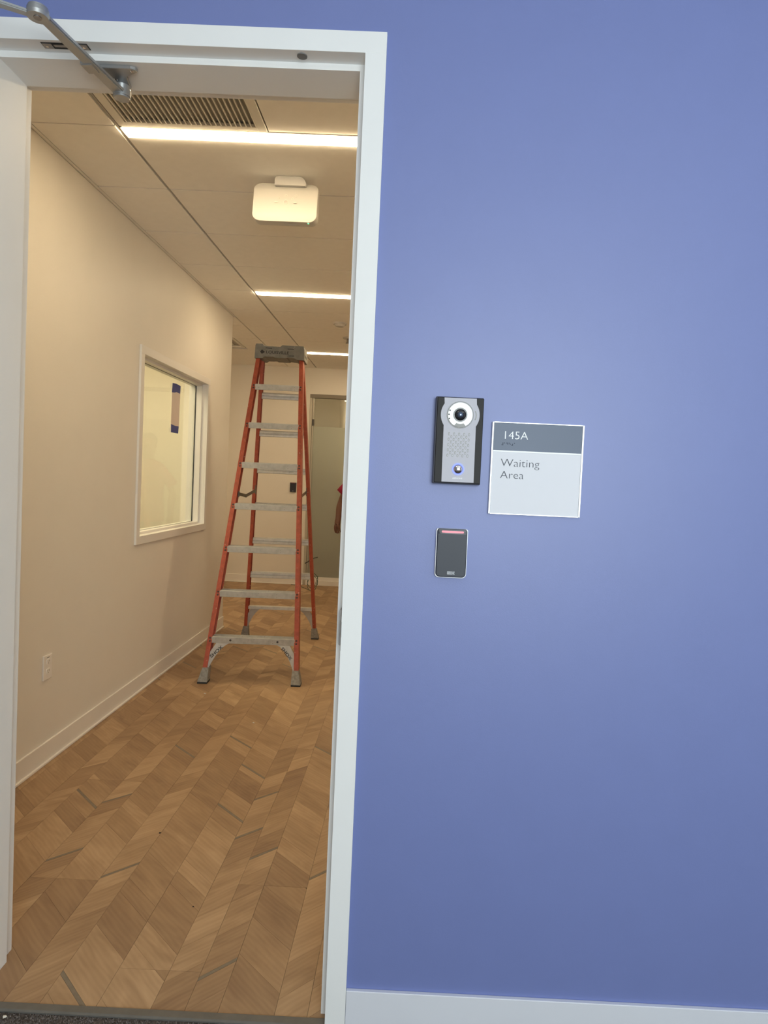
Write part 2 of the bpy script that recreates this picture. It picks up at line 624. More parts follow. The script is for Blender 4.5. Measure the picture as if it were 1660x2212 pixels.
# far wall with a glazed opening
GXA, GXB, GZT = -1.20, 0.30, 2.49
b = N()
box(b, ALC, GXA, FY, FY + 0.12, 0, H + 0.05)
box(b, GXB, RW + 0.12, FY, FY + 0.12, 0, H + 0.05)
box(b, GXA, GXB, FY, FY + 0.12, GZT, H + 0.05)
struct(obj('wall_far', b, M['cream']), 'beige wall closing the far end of the corridor')
b = N()
box(b, ALC - 0.1, ALC, WEND - 0.1, FY + 0.12, 0, H + 0.05)
box(b, ALC, X0, WEND - 0.1, WEND, 0, H + 0.05)
struct(obj('wall_lobby', b, M['cream']), 'beige lobby wall beyond the end of the left corridor wall')
# office behind the window
b = N()
box(b, -3.7, -3.6, 0.9, WEND - 0.1, 0, H)
box(b, -3.6, X0, 0.9, 1.0, 0, H)
struct(obj('wall_office', b, M['officewall']), 'pale office wall seen through the interior window')
b = N()
box(b, -3.6, X0, 4.34, 4.41, 0, H)
struct(obj('wall_office_end', b, M['officewall']), 'cream end wall of the lit office behind the window')
b = N()
box(b, -1.86, X0, 4.28, 4.34, 0, H)
struct(obj('trim_1', b, M['officetrim']), 'pale vertical trim in the office corner behind the window', 'trim')
b = N()
box(b, -3.7, X0, 0.9, WEND - 0.1, H, H + 0.05)
struct(obj('ceiling_office', b, M['officewall']), 'plain office ceiling behind the interior window', 'ceiling')
b = N()
box(b, -3.7, X0, 0.9, WEND - 0.1, -0.05, 0)
struct(obj('floor_office', b, M['subfloor']), 'brown office floor behind the interior window', 'floor')
# room behind the glazed partition
b = N()
box(b, -2.2, -2.1, FY + 0.12, 10.4, 0, H + 0.05)
box(b, 1.4, 1.5, FY + 0.12, 10.4, 0, H + 0.05)
box(b, -2.1, 1.4, 10.3, 10.4, 0, H + 0.05)
struct(obj('wall_beyond', b, M['cream']), 'beige walls of the room behind the glazed partition')
b = N()
box(b, -2.2, 1.5, FY + 0.12, 10.4, H, H + 0.05)
struct(obj('ceiling_beyond', b, M['tile']), 'ceiling of the room behind the glazed partition', 'ceiling')
b = N()
box(b, -2.2, 1.5, FY, 10.4, -0.05, 0)
struct(obj('floor_beyond', b, M['subfloor']), 'brown floor of the room behind the glazed partition', 'floor')
for (cx, cyy, r) in ((-0.86, 9.5, 0.2), (-0.35, 9.3, 0.16)):
    b = N()
    cyl(b, (cx, cyy, 0), (cx, cyy, H), r, 24)
    tag(obj('column', b, M['cream'], smooth=True), 'round beige column behind the glazed partition', 'column', 'columns behind the partition')
# waiting area shell
b = N()
wx0, wx1, wz0, wz1 = -0.1, 1.8, 0.85, 2.55
box(b, RX0, wx0, RY0 - 0.12, RY0, 0, 2.95)
box(b, wx1, RX1, RY0 - 0.12, RY0, 0, 2.95)
box(b, wx0, wx1, RY0 - 0.12, RY0, 0, wz0)
box(b, wx0, wx1, RY0 - 0.12, RY0, wz1, 2.95)
box(b, RX0 - 0.12, RX0, RY0 - 0.12, WT, 0, 2.95)
box(b, RX1, RX1 + 0.12, RY0 - 0.12, WT, 0, 2.95)
struct(obj('wall_back', b, M['wceil']), 'white walls of the waiting area around its window')
w2 = empty('window_2', ((wx0 + wx1) / 2, RY0, wz0))
struct(w2, 'white framed waiting area window opposite the doorway', 'window')
b = N()
for (a0, a1, c0, c1) in ((wx0, wx0 + 0.05, wz0, wz1), (wx1 - 0.05, wx1, wz0, wz1), (wx0 + 0.05, wx1 - 0.05, wz0, wz0 + 0.05), (wx0 + 0.05, wx1 - 0.05, wz1 - 0.05, wz1)):
    box(b, a0, a1, RY0 - 0.08, RY0 - 0.02, c0, c1)
obj('window_frame', b, M['winframe'], w2)
b = N()
box(b, wx0 + 0.05, wx1 - 0.05, RY0 - 0.053, RY0 - 0.047, wz0 + 0.05, wz1 - 0.05)
obj('pane', b, M['glass'], w2)
b = N()
box(b, RX0 - 0.12, RX1 + 0.12, RY0 - 0.12, WT, 2.95, 3.05)
struct(obj('ceiling_waiting', b, M['wceil']), 'white ceiling of the waiting area', 'ceiling')
for px, sd in ((-0.6, 'hinge'), (1.5, 'room sign')):
    t = empty('ceiling_panel_light', (px, -2.2, 2.95))
    tag(t, 'square waiting area ceiling light panel on the %s side' % sd, 'light', 'waiting area ceiling lights')
    b = N()
    box(b, px - 0.3, px + 0.3, -2.5, -1.9, 2.93, 2.95)
    obj('frame', b, M['winframe'], t)
    b = N()
    box(b, px - 0.28, px + 0.28, -2.48, -1.92, 2.924, 2.93)
    obj('diffuser', b, M['panel'], t)

# ------------------------------------------------------------------ floors
b = N()
box(b, RX0, RX1, RY0, -0.013, -0.05, 0.0)
fl_c = struct(obj('floor_waiting', b, M['carpet']), 'dark grey carpet in front of the doorway', 'floor')
# carpet tufts along the visible edge (uncountable)
b = N()
for i in range(5200):
    x = random.uniform(-0.95, 0.0)
    y = random.uniform(-0.15, -0.016)
    h = random.uniform(0.002, 0.006)
    r = random.uniform(0.0015, 0.003)
    vs = [b.verts.new((x + r * math.cos(a + i), y + r * math.sin(a + i), -0.0005)) for a in (0, 2.1, 4.2)]
    top = b.verts.new((x + random.uniform(-.003, .003), y + random.uniform(-.003, .003), h))
    for k in range(3):
        b.faces.new((vs[k], vs[(k + 1) % 3], top))
o = obj('carpet_pile', b, M['pile'], fl_c)
o['kind'] = 'stuff'
b = N()
prism(b, [(-0.013, -0.004), (-0.013, 0.004), (-0.008, 0.0065), (0.016, 0.0045), (0.0195, 0.002), (0.0195, -0.004)], 'x', OX0 - 0.0, OX1 - 0.0)
struct(obj('trim_2', b, M['reducer']), 'grey vinyl transition strip between carpet and wood floor', 'trim')

b = N()
box(b, LW, RW, 0.0205, WEND, -0.05, -0.0035)
box(b, ALC, RW, WEND, FY, -0.05, -0.0035)
box(b, LW, RW, 0.0195, 0.0205, -0.05, -0.004)
floor = struct(obj('floor', b, M['subfloor'], recenter=False), 'brown oak chevron plank floor of the corridor', 'floor')


def clip(poly, f):
    out = []
    for i in range(len(poly)):
        a, c = poly[i], poly[(i + 1) % len(poly)]
        fa, fc = f(a), f(c)
        if fa >= 0:
            out.append(a)
        if (fa >= 0) != (fc >= 0):
            t = fa / (fa - fc)
            out.append((a[0] + t * (c[0] - a[0]), a[1] + t * (c[1] - a[1])))
    return out


def area(p):
    return abs(sum(p[i][0] * p[(i + 1) % len(p)][1] - p[(i + 1) % len(p)][0] * p[i][1] for i in range(len(p)))) / 2


# columns of the chevron: (x0, x1, slope); grey inlays: per column (y at the left edge)
cols = [(-1.24, -1.083, -1), (-1.083, -0.992, 1), (-0.992, -0.848, -1), (-0.848, -0.752, 1), (-0.752, -0.603, -1),
        (-0.603, -0.460, -1), (-0.460, -0.371, 1), (-0.371, -0.284, 1), (-0.284, -0.136, -1), (-0.136, -0.050, 1), (-0.050, 0.036, 1)]
left = -1.24
seq = [(0.088, 1), (0.145, -1), (0.15, -1), (0.088, 1), (0.09, 1), (0.148, -1), (0.086, 1), (0.145, -1)]
i = 0
while left > ALC + 0.001:
    wdt, sl = seq[i % len(seq)]
    cols.append((max(ALC, left - wdt), left, sl))
    left -= wdt
    i += 1
right = 0.036
i = 0
while right < RW - 0.001:
    wdt, sl = seq[(i + 1) % len(seq)]
    cols.append((right, min(RW, right + wdt), sl))
    right += wdt
    i += 1
inlays = {-0.371: [0.128, 0.735], -0.460: [0.871, 1.192], -0.752: [0.128, 1.90], -0.848: [0.578], -1.083: [0.66, 1.10],
          -1.24: [1.21], -0.992: [1.742], -0.136: [0.628], -0.603: [], -0.284: [1.815]}
cross_cuts = [(-0.603, -0.371, 0.164), (-1.083, -0.848, 0.567), (-0.371, -0.136, 0.585), (-1.24, -0.992, 1.32), (-0.46, -0.28, 1.78)]
rng = random.Random(21)
pieces = []
for (x0, x1, sl) in cols:
    wd = x1 - x0
    y = -0.35 + rng.random() * 0.1
    cuts = []
    grey = [g for k, L in inlays.items() if abs(k - x0) < 1e-6 for g in L]
    if not grey or x0 < -1.3:
        grey = grey + [rng.uniform(0.6, 6.5) for _ in range(2)]
    far_g = 2.2
    while far_g < FY:
        far_g += rng.uniform(0.8, 2.0)
        grey.append(far_g)
    grey.sort()
    while y < FY + 0.35:
        step = rng.choice((0.075, 0.105, 0.14, 0.17, 0.2, 0.215, 0.24))
        ny = y + step
        g = next((q for q in grey if y < q <= ny + 0.05), None)
        if g is not None:
            if g - y > 0.02:
                cuts.append((y, g, False))
            cuts.append((g, g + 0.0165, True))
            y = g + 0.0165
        else:
            cuts.append((y, ny, False))
            y = ny
    for (ya, yb, isg) in cuts:
        g = 0.0004
        base = [(x0 + g, ya + g), (x1 - g, ya + g + sl * wd), (x1 - g, yb - g + sl * wd), (x0 + g, yb - g)]
        parts = [base]
        for (ca, cb, cyy) in cross_cuts:
            if x0 >= ca - 1e-4 and x1 <= cb + 1e-4:
                np_ = []
                for p in parts:
                    np_ += [clip(p, lambda q: q[1] - cyy - 0.0004), clip(p, lambda q: cyy - 0.0004 - q[1])]
                parts = np_
        for p in parts:
            ymin = 0.0205 if x1 > LW + 0.001 else WEND + 0.001
            p = clip(p, lambda q: q[1] - ymin)
            p = clip(p, lambda q: FY - q[1])
            if x0 < LW and x1 > LW:
                p = clip(p, lambda q: q[1] - 0.0205)
                if max(q[1] for q in p) < WEND if p else False:
                    p = clip(p, lambda q: q[0] - LW)
            if len(p) < 3 or area(p) < 2e-5:
                continue
            tone = rng.random()
            if rng.random() < 0.12:
                tone *= 0.4
            pp = [project((q[0], q[1], 0)) for q in p]
            vis = 0
            if all(pp) and any(20 < q[0] < 735 and 1240 < q[1] < 2205 for q in pp):
                vis = area(pp)
            pieces.append((vis, p, sl, tone, isg))
pieces.sort(key=lambda t: -t[0])


def plank_mesh(bm, p, sl, tone):
    uvl = bm.loops.layers.uv.get('UVMap') or bm.loops.layers.uv.new('UVMap')
    tl = bm.verts.layers.float.get('tone') or bm.verts.layers.float.new('tone')
    zt = rng.uniform(-0.0002, 0.0002)
    cxy = (sum(q[0] for q in p) / len(p), sum(q[1] for q in p) / len(p))
    T = [bm.verts.new((q[0], q[1], zt)) for q in p]
    Bt = [bm.verts.new((q[0], q[1], -0.0034)) for q in p]
    faces = [bm.faces.new(T)]
    for i in range(len(p)):
        j = (i + 1) % len(p)
        faces.append(bm.faces.new((T[i], Bt[i], Bt[j], T[j])))
    ou, ov = rng.uniform(0, 50), rng.uniform(0, 50)
    for v in T + Bt:
        v[tl] = tone
    for f in faces:
        for l in f.loops:
            x, y = l.vert.co.x, l.vert.co.y
            l[uvl].uv = ((x + sl * y) / 1.4142 + ou, (y - sl * x) / 1.4142 + ov)


rest, restg = N(), N()
nwood = 0
for k, (vis, p, sl, tone, isg) in enumerate(pieces):
    if nwood < 298 and vis > 0:
        nwood += 1
        bm = N()
        plank_mesh(bm, p, sl, tone)
        obj('inlay_strip' if isg else 'plank', bm, M['greystrip'] if isg else M['wood'], floor)
    else:
        plank_mesh(restg if isg else rest, p, sl, tone)
o = obj('distant_planks', rest, M['wood'], floor, recenter=False)
o['kind'] = 'stuff'
o = obj('distant_inlay_strips', restg, M['greystrip'], floor, recenter=False)
o['kind'] = 'stuff'

# ------------------------------------------------------------------ skirting boards
b = N()
box(b, 0.0515, RX1, -0.012, 0, 0.0, 0.102, 0.0015)
struct(obj('baseboard_front', b, M['skirt']), 'white baseboard along the foot of the blue wall', 'baseboard')
b = N()
box(b, RX0, OX0 - 0.0515, -0.012, 0, 0.0, 0.102, 0.0015)
struct(obj('baseboard_front_hinge_side', b, M['skirt']), 'white baseboard under the blue wall on the hinge side of the door', 'baseboard')


def skirt(name, x0, x1, y0, y1, label, nx, ny):
    b = N()
    box(b, x0, x1, y0, y1, 0, 0.102, 0.0012)
    # base shoe
    box(b, min(x0, x0 + nx * 0.009), max(x1, x1 + nx * 0.009), min(y0, y0 + ny * 0.009), max(y1, y1 + ny * 0.009), 0, 0.012, 0.002)
    struct(obj(name, b, M['skirt2']), label, 'baseboard')


skirt('baseboard_left', LW, LW + 0.010, WT + 0.015, WEND, 'flat beige baseboard along the left corridor wall', 1, 0)
skirt('baseboard_far', ALC, GXA - 0.005, FY - 0.010, FY, 'flat beige baseboard under the far wall', 0, -1)
skirt('baseboard_right', RW - 0.010, RW, WT + 0.015, FY, 'flat beige baseboard along the right corridor wall', -1, 0)

# ------------------------------------------------------------------ corridor ceiling
b = N()
box(b, LW - LT, RW + 0.1, WT, WEND, H + 0.020, H + 0.06)
box(b, ALC, RW + 0.1, WEND, FY + 0.1, H + 0.020, H + 0.06)
ceil_ = struct(obj('ceiling', b, M['plenum'], recenter=False), 'suspended corridor ceiling of large flat tiles', 'ceiling')
TY0, TD = 1.181, 0.6142
rows = [TY0 + TD * i for i in range(-1, 10)]
rows = [WT] + rows + [FY]
VX0, VX1 = -1.120, -0.503
LIGHT_ROWS = {0: 0, 4: 1, 8: 2}
LWID = 0.086


def tile(x0, x1, y0, y1):
    b = N()
    g = 0.0038
    box(b, x0 + g, x1 - g, y0 + g, y1 - g, H, H + 0.018, 0.0004)
    obj('ceiling_tile', b, M['tile'], ceil_)


for r in range(len(rows) - 1):
    y0, y1 = rows[r], rows[r + 1]
    i = r - 2            # row line number of y0 (row 0 starts at TY0)
    has_light = i in LIGHT_ROWS
    lx0 = LW + 0.020
    tile(lx0, GX - 0.004, y0, y1)
    ys = y0 + (LWID + 0.006 if has_light else 0)
    if i == -1:
        tile(VX1 + 0.002, 0.084, y0, y1)
    else:
        tile(GX + 0.004, 0.084, ys, y1)
    tile(0.088, RW - 0.02, y0, y1)
    if y0 > WEND - 0.6:
        xs = GX - 1.22
        if y1 > WEND:
            ya = max(y0, WEND + 0.02)
            # lobby tiles left of the corridor line; the diffuser takes the place of one
            if not (5.3 < y0 < 5.55):
                tile(-2.39, LW + 0.016, ya, y1)
            else:
                tile(-1.765, LW + 0.016, ya, y1)
            tile(ALC + 0.02, -2.394, ya, y1)
# runner and wall angle
b = N()
box(b, GX - 0.0045, GX + 0.0045, WT, FY, H + 0.006, H + 0.019)
obj('runner', b, M['gridwhite'], ceil_)
b = N()
box(b, LW, LW + 0.019, WT, WEND, H + 0.001, H + 0.004)
box(b, LW, LW + 0.002, WT, WEND, H + 0.001, H + 0.019)
obj('wall_angle', b, M['tile'], ceil_)
b = N()
box(b, ALC, RW, FY - 0.019, FY, H + 0.001, H + 0.004)
obj('wall_angle', b, M['tile'], ceil_)
b = N()
box(b, RW - 0.019, RW, WT, FY, H + 0.001, H + 0.004)
obj('wall_angle', b, M['tile'], ceil_)

names = ('linear ceiling light nearest the doorway, beside the vent grille', 'middle linear ceiling light, above the stepladder feet', 'farthest linear ceiling light, right of the stepladder top')
for i, k in LIGHT_ROWS.items():
    y0 = TY0 + TD * i
    t = empty('linear_ceiling_light', (-0.52, y0 + LWID / 2, H))
    tag(t, names[k], 'light', 'linear corridor lights')
    x0, x1 = GX + 0.018, 0.080
    b = N()
    box(b, x0 - 0.008, x1 + 0.004, y0 + 0.004, y0 + 0.012, H - 0.001, H + 0.018)
    box(b, x0 - 0.008, x1 + 0.004, y0 + LWID - 0.006, y0 + LWID + 0.002, H - 0.001, H + 0.018)
    box(b, x0 - 0.008, x0, y0 + 0.004, y0 + LWID + 0.002, H - 0.001, H + 0.018)
    box(b, x1 - 0.002, x1 + 0.004, y0 + 0.004, y0 + LWID + 0.002, H - 0.001, H + 0.018)
    obj('housing', b, M['tile'], t)
    b = N()
    box(b, x0, x1 - 0.002, y0 + 0.012, y0 + LWID - 0.006, H - 0.0072, H + 0.008, 0.001)
    obj('diffuser', b, M['light'], t)

# return-air grille
t = empty('vent_grille', ((VX0 + VX1) / 2, 0.875, H))
tag(t, 'square ceiling vent grille with narrow slats in front of the nearest light', 'vent')
vy0, vy1 = TY0 - TD + 0.004, TY0 - 0.003
b = N()
fw = 0.036
for (a0, a1, c0, c1) in ((VX0, VX0 + fw, vy0, vy1), (VX1 - fw, VX1, vy0, vy1), (VX0 + fw, VX1 - fw, vy0, vy0 + fw), (VX0 + fw, VX1 - fw, vy1 - fw, vy1)):
    box(b, a0, a1, c0, c1, H - 0.003, H + 0.012, 0.001)
obj('frame', b, M['slat'], t)
b = N()
box(b, VX0 + 0.01, VX1 - 0.01, vy0 + 0.01, vy1 - 0.01, H + 0.0175, H + 0.0195)
obj('duct', b, M['duct'], t)
ns = 27
for k in range(ns):
    x = VX0 + fw + 0.006 + (VX1 - VX0 - 2 * fw - 0.012) * k / (ns - 1)
    b = N()
    prism(b, [(x + 0.0010, H - 0.003), (x + 0.0065, H - 0.003), (x + 0.0010, H + 0.014), (x - 0.0020, H + 0.014)], 'y', vy0 + fw - 0.004, vy1 - fw + 0.004)
    obj('slat', b, M['slat'], t)

# lobby diffuser
t = empty('lobby_diffuser', (-2.08, 5.68, H))
tag(t, 'square ceiling air diffuser in the lobby beyond the left wall corner', 'vent')
b = N()
dx0, dx1, dy0, dy1 = -2.386, -1.769, 5.40, 5.99
for (a0, a1, c0, c1) in ((dx0, dx0 + 0.03, dy0, dy1), (dx1 - 0.03, dx1, dy0, dy1), (dx0 + .03, dx1 - .03, dy0, dy0 + 0.03), (dx0 + .03, dx1 - .03, dy1 - 0.03, dy1)):
    box(b, a0, a1, c0, c1, H - 0.003, H + 0.012)
obj('frame', b, M['slat'], t)
b = N()
box(b, dx0 + 0.01, dx1 - 0.01, dy0 + 0.01, dy1 - 0.01, H + 0.0175, H + 0.0195)
obj('duct', b, M['duct'], t)
b = N()
box(b, dx0 + 0.10, dx1 - 0.10, dy0 + 0.10, dy1 - 0.10, H + 0.004, H + 0.008)
obj('plate', b, M['slat'], t)

# smoke detector and sprinkler
t = empty('smoke_detector', (-0.56, 4.60, H))
tag(t, 'flat round smoke detector on the ceiling beyond the middle light', 'detector')
b = N()
cyl(b, (-0.56, 4.60, H - 0.012), (-0.56, 4.60, H), 0.06, 28, 0.066)
obj('base', b, M['apmount'], t, smooth=True)
b = N()
cyl(b, (-0.56, 4.60, H - 0.032), (-0.56, 4.60, H - 0.012), 0.036, 24, 0.050)
obj('sensor_cap', b, M['apmount'], t, smooth=True)
t = empty('sprinkler_head', (-0.545, 5.24, H))
tag(t, 'small metal sprinkler head hanging from the ceiling near the far light', 'sprinkler')
b = N()
cyl(b, (-0.545, 5.24, H - 0.008), (-0.545, 5.24, H), 0.05, 24)
obj('escutcheon', b, M['apmount'], t, smooth=True)
b = N()
cyl(b, (-0.545, 5.24, H - 0.05), (-0.545, 5.24, H - 0.008), 0.012, 12)
obj('stem', b, M['steel'], t)
b = N()
cyl(b, (-0.545, 5.24, H - 0.055), (-0.545, 5.24, H - 0.05), 0.022, 16)
obj('deflector', b, M['steel'], t)

# lights in the office and in the room beyond
for (nm, x0, x1, y0, y1, mt, lb) in (('office_light', -2.9, -2.0, 2.4, 3.0, 'lighto', 'ceiling light panel of the office behind the interior window'),
                                   ('office_light', -0.62, 0.6, 8.75, 8.83, 'lightf', 'linear light in the room behind the glazed partition'),
                                   ('office_light', -2.9, -2.0, 5.2, 5.28, 'lightl', 'linear ceiling light in the lobby beyond the left wall')):
    t = empty(nm, ((x0 + x1) / 2, (y0 + y1) / 2, H))
    tag(t, lb, 'light')
    b = N()
    box(b, x0 - 0.02, x1 + 0.02, y0 - 0.02, y1 + 0.02, H - 0.048, H - 0.040)
    obj('housing', b, M['winframe'], t)
    for xx in (x0 + 0.1, x1 - 0.1):
        b = N()
        cyl(b, (xx, (y0 + y1) / 2, H - 0.041), (xx, (y0 + y1) / 2, H - 0.0005), 0.006, 8)
        obj('stem', b, M['steel'], t)
    b = N()
    box(b, x0, x1, y0, y1, H - 0.052, H - 0.048)
    obj('diffuser', b, M[mt], t)

# ------------------------------------------------------------------ door frame and leaf
d1 = empty('door_1', ((OX0 + OX1) / 2, 0.1, 0))
struct(d1, 'white painted metal door frame around the open doorway', 'door')
FN, FF = -0.012, 0.215       # near and far faces of the frame
SN, SF = 0.037, 0.164        # stop
ST = 0.016


def frame_piece(name, boxes):
    b = N()
    for q in boxes:
        box(b, *q)
    bmesh.ops.bevel(b, geom=[e for e in b.edges], offset=0.0015, segments=2, affect='EDGES', profile=0.5)
    return obj(name, b, M['frame'], d1)


def jamb_poly(s, xr):
    # outline in x,y of one jamb; s=+1 right jamb, -1 left jamb
    o = xr + s * 0.051
    return [(o, FN), (xr, FN), (xr, SN), (xr - s * ST, SN), (xr - s * ST, SF), (xr, SF), (xr, FF), (o, FF), (o, WT), (xr + s * 0.04, WT), (xr + s * 0.04, 0), (o, 0)]


for s, xr in ((1, OX1), (-1, OX0)):
    b = N()
    prism(b, jamb_poly(s, xr), 'z', 0, HO - ST)
    o_ = xr + s * 0.051
    prism(b, [(o_, FN), (xr, FN), (xr, FF), (o_, FF), (o_, WT), (xr + s * 0.04, WT), (xr + s * 0.04, 0), (o_, 0)], 'z', HO - ST, HO)
    obj('jamb', b, M['frame'], d1)
b = N()
hp = [(FN, HO + 0.051), (FN, HO), (FF, HO), (FF, HO + 0.051), (WT, HO + 0.051), (WT, HO + 0.04), (0, HO + 0.04), (0, HO + 0.051)]
prism(b, hp, 'x', OX0 - 0.051, OX1 + 0.051, 0.0012, 2)
box(b, OX0, OX1, SN, SF, HO - ST, HO)
obj('head', b, M['frame'], d1)
# strike plate on the latch jamb
b = N()
box(b, -0.0018, 0.0006, 0.002, 0.034, 0.972, 1.086, 0.0006)
box(b, -0.0018, 0.0006, -0.0135, 0.002, 1.010, 1.050, 0.0006)
prism(b, roundrect(-0.0072, 0.0010, 0.986, 1.077, 0.003, 4), 'y', 0.004, 0.032)
obj('strike_plate', b, M['steel'], d1)
# door position contact in the head
b = N()
cyl(b, (-0.157, 0.010, HO - 0.0025), (-0.157, 0.010, HO + 0.001), 0.0125, 24)
obj('door_contact', b, M['contact'], d1, smooth=True)
# prepared cut-out with its bracket in the head
cut = N()
box(cut, -0.797, -0.683, -0.0025, 0.0215, HO - 0.0008, HO + 0.001)
cut = obj('hardware_cutout', cut, M['darkgap'], d1)
b = N()
box(b, -0.795, -0.772, 0.000, 0.019, HO - 0.0022, HO - 0.0006)
box(b, -0.706, -0.685, 0.000, 0.019, HO - 0.0022, HO - 0.0006)
box(b, -0.768, -0.720, 0.004, 0.012, HO - 0.0020, HO - 0.0006)
obj('bracket', b, M['steel'], cut)
for x in (-0.786, -0.695):
    b = N()
    cyl(b, (x, 0.010, HO - 0.0032), (x, 0.010, HO - 0.002), 0.0035, 10)
    obj('screw', b, M['chrome'], cut)
# open leaf (swung towards the viewer, left of the picture)
leaf = N()
box(leaf, -0.985, -0.941, -0.955, -0.030, 0.012, 2.430, 0.001)
leaf = obj('door_leaf', leaf, M['doorleaf'], d1)
for z in (0.25, 1.22, 2.2):
    b = N()
    cyl(b, (-0.938, -0.018, z - 0.057), (-0.938, -0.018, z + 0.057), 0.006, 12)
    obj('hinge', b, M['steel'], leaf)
b = N()
cyl(b, (-0.941, -0.895, 1.02), (-0.933, -0.895, 1.02), 0.027, 20)
cyl(b, (-0.933, -0.895, 1.02), (-0.895, -0.895, 1.02), 0.009, 12)
tube(b, [(-0.895, -0.900, 1.02), (-0.890, -0.85, 1.02), (-0.890, -0.79, 1.02)], 0.009, 10)
obj('lever_handle', b, M['closer'], leaf)

# ------------------------------------------------------------------ door closer with its arms
t = empty('door_closer', (-0.80, -0.12, 2.30))
tag(t, 'silver door closer with folding arm fixed under the door frame head', 'door closer')
ZS = HO - ST
b = N()
prism(b, [(-0.705, 0.050), (-0.597, 0.050), (-0.586, 0.056), (-0.584, 0.066), (-0.622, 0.088), (-0.629, 0.125), (-0.634, 0.148), (-0.652, 0.156), (-0.670, 0.148), (-0.676, 0.125), (-0.690, 0.088), (-0.705, 0.070)], 'z', ZS - 0.009, ZS, 0.0012)
shoe = obj('shoe_bracket', b, M['closer'], t)
for (x, y) in ((-0.598, 0.062), (-0.690, 0.060), (-0.655, 0.10)):
    b = N()
    dome(b, (x, y, ZS - 0.009), 0.0045, 0.0018, (0, 0, -1), 12, 3)
    obj('screw', b, M['chrome'], shoe, smooth=True)
b = N()
cyl(b, (-0.652, 0.132, ZS - 0.024), (-0.652, 0.132, ZS - 0.008), 0.0200, 24, 0.022)
obj('pivot_boss', b, M['closer'], t, smooth=True)
PV = Vector((-0.652, 0.132, 2.394))
EL = Vector((-0.7110, -0.168, 2.402))


def bar(bm, a, c, wa, wc, th, ext=0.0):
    d = (c - a)
    d.z = 0
    d.normalize()
    n_ = Vector((-d.y, d.x, 0))
    a2, c2 = a - d * ext, c + d * ext
    poly = [a2 + n_ * wa, c2 + n_ * wc, c2 - n_ * wc, a2 - n_ * wa]
    t_ = bmesh.new()
    A = [t_.verts.new(p + Vector((0, 0, -th / 2))) for p in poly]
    B = [t_.verts.new(p + Vector((0, 0, th / 2))) for p in poly]
    t_.faces.new(A[::-1])
    t_.faces.new(B)
    for i in range(4):
        t_.faces.new((A[i], A[(i + 1) % 4], B[(i + 1) % 4], B[i]))
    bmesh.ops.bevel(t_, geom=list(t_.edges), offset=0.0025, segments=2, affect='EDGES')
    merge(bm, t_)


b = N()
bar(b, PV, EL, 0.0165, 0.0140, 0.011)
cyl(b, PV - Vector((0, 0, 0.008)), PV + Vector((0, 0, 0.008)), 0.0225, 24)
cyl(b, EL - Vector((0, 0, 0.0045)), EL + Vector((0, 0, 0.0045)), 0.0225, 28)
fore = obj('forearm', b, M['closer'], t, smooth=True)
b = N()
cyl(b, PV - Vector((0, 0, 0.0125)), PV - Vector((0, 0, 0.008)), 0.0200, 24)
obj('pivot_cap', b, M['closer'], fore, smooth=True)
mid = PV * 0.62 + EL * 0.38
b = N()
bar(b, mid + Vector((-0.006, 0.02, -0.001)), mid + Vector((-0.010, -0.02, -0.001)), 0.0165, 0.0165, 0.014)
obj('adjusting_sleeve', b, M['closer'], fore, smooth=True)
SPN = Vector((-0.905, -0.262, 2.400))
b = N()
E2 = EL + Vector((0, 0, -0.0085))
bar(b, E2, SPN, 0.0100, 0.0130, 0.008)
cyl(b, E2 - Vector((0, 0, 0.004)), E2 + Vector((0, 0, 0.004)), 0.0225, 28, 0.0240)
main = obj('main_arm', b, M['closer'], t, smooth=True)
b = N()
cyl(b, E2 - Vector((0, 0, 0.0055)), E2 - Vector((0, 0, 0.004)), 0.0085, 12)
obj('elbow_screw', b, M['steel'], main, smooth=True)
b = N()
cyl(b, EL + Vector((0, 0, 0.0045)), EL + Vector((0, 0, 0.006)), 0.0190, 28)
cyl(b, EL + Vector((0, 0, 0.006)), EL + Vector((0, 0, 0.0095)), 0.0205, 28)
obj('elbow_cap', b, M['closer'], fore, smooth=True)
b = N()
box(b, -0.941, -0.872, -0.42, -0.10, 2.310, 2.372, 0.004, 2)
obj('closer_body', b, M['closer'], t)
b = N()
cyl(b, (-0.905, -0.262, 2.372), (-0.905, -0.262, 2.408), 0.011, 16)
obj('spindle', b, M['steel'], t, smooth=True)

# ------------------------------------------------------------------ interior window in the left wall
w1 = empty('window_1', (LW, (WY0 + WY1) / 2, WZ0))
struct(w1, 'white framed interior window in the left corridor wall', 'window')
fx = LW + 0.014


def win_rail(name, y0, y1, z0, z1, side):
    """one member of the window frame: face, reveal and glazing stop"""
    b = N()
    box(b, LW, fx, y0, y1, z0, z1, 0.001)
    return obj(name, b, M['winframe'], w1)


fwid = 0.051
b = N()
iy0, iy1, iz0, iz1 = WY0 + fwid, WY1 - fwid, WZ0 + fwid, WZ1 - fwid


def ringframe(bm, xa, xb, oy0, oy1, oz0, oz1, iy0_, iy1_, iz0_, iz1_):
    box(bm, xa, xb, oy0, oy1, oz0, iz0_)
    box(bm, xa, xb, oy0, oy1, iz1_, oz1)
    box(bm, xa, xb, oy0, iy0_, iz0_, iz1_)
    box(bm, xa, xb, iy1_, oy1, iz0_, iz1_)


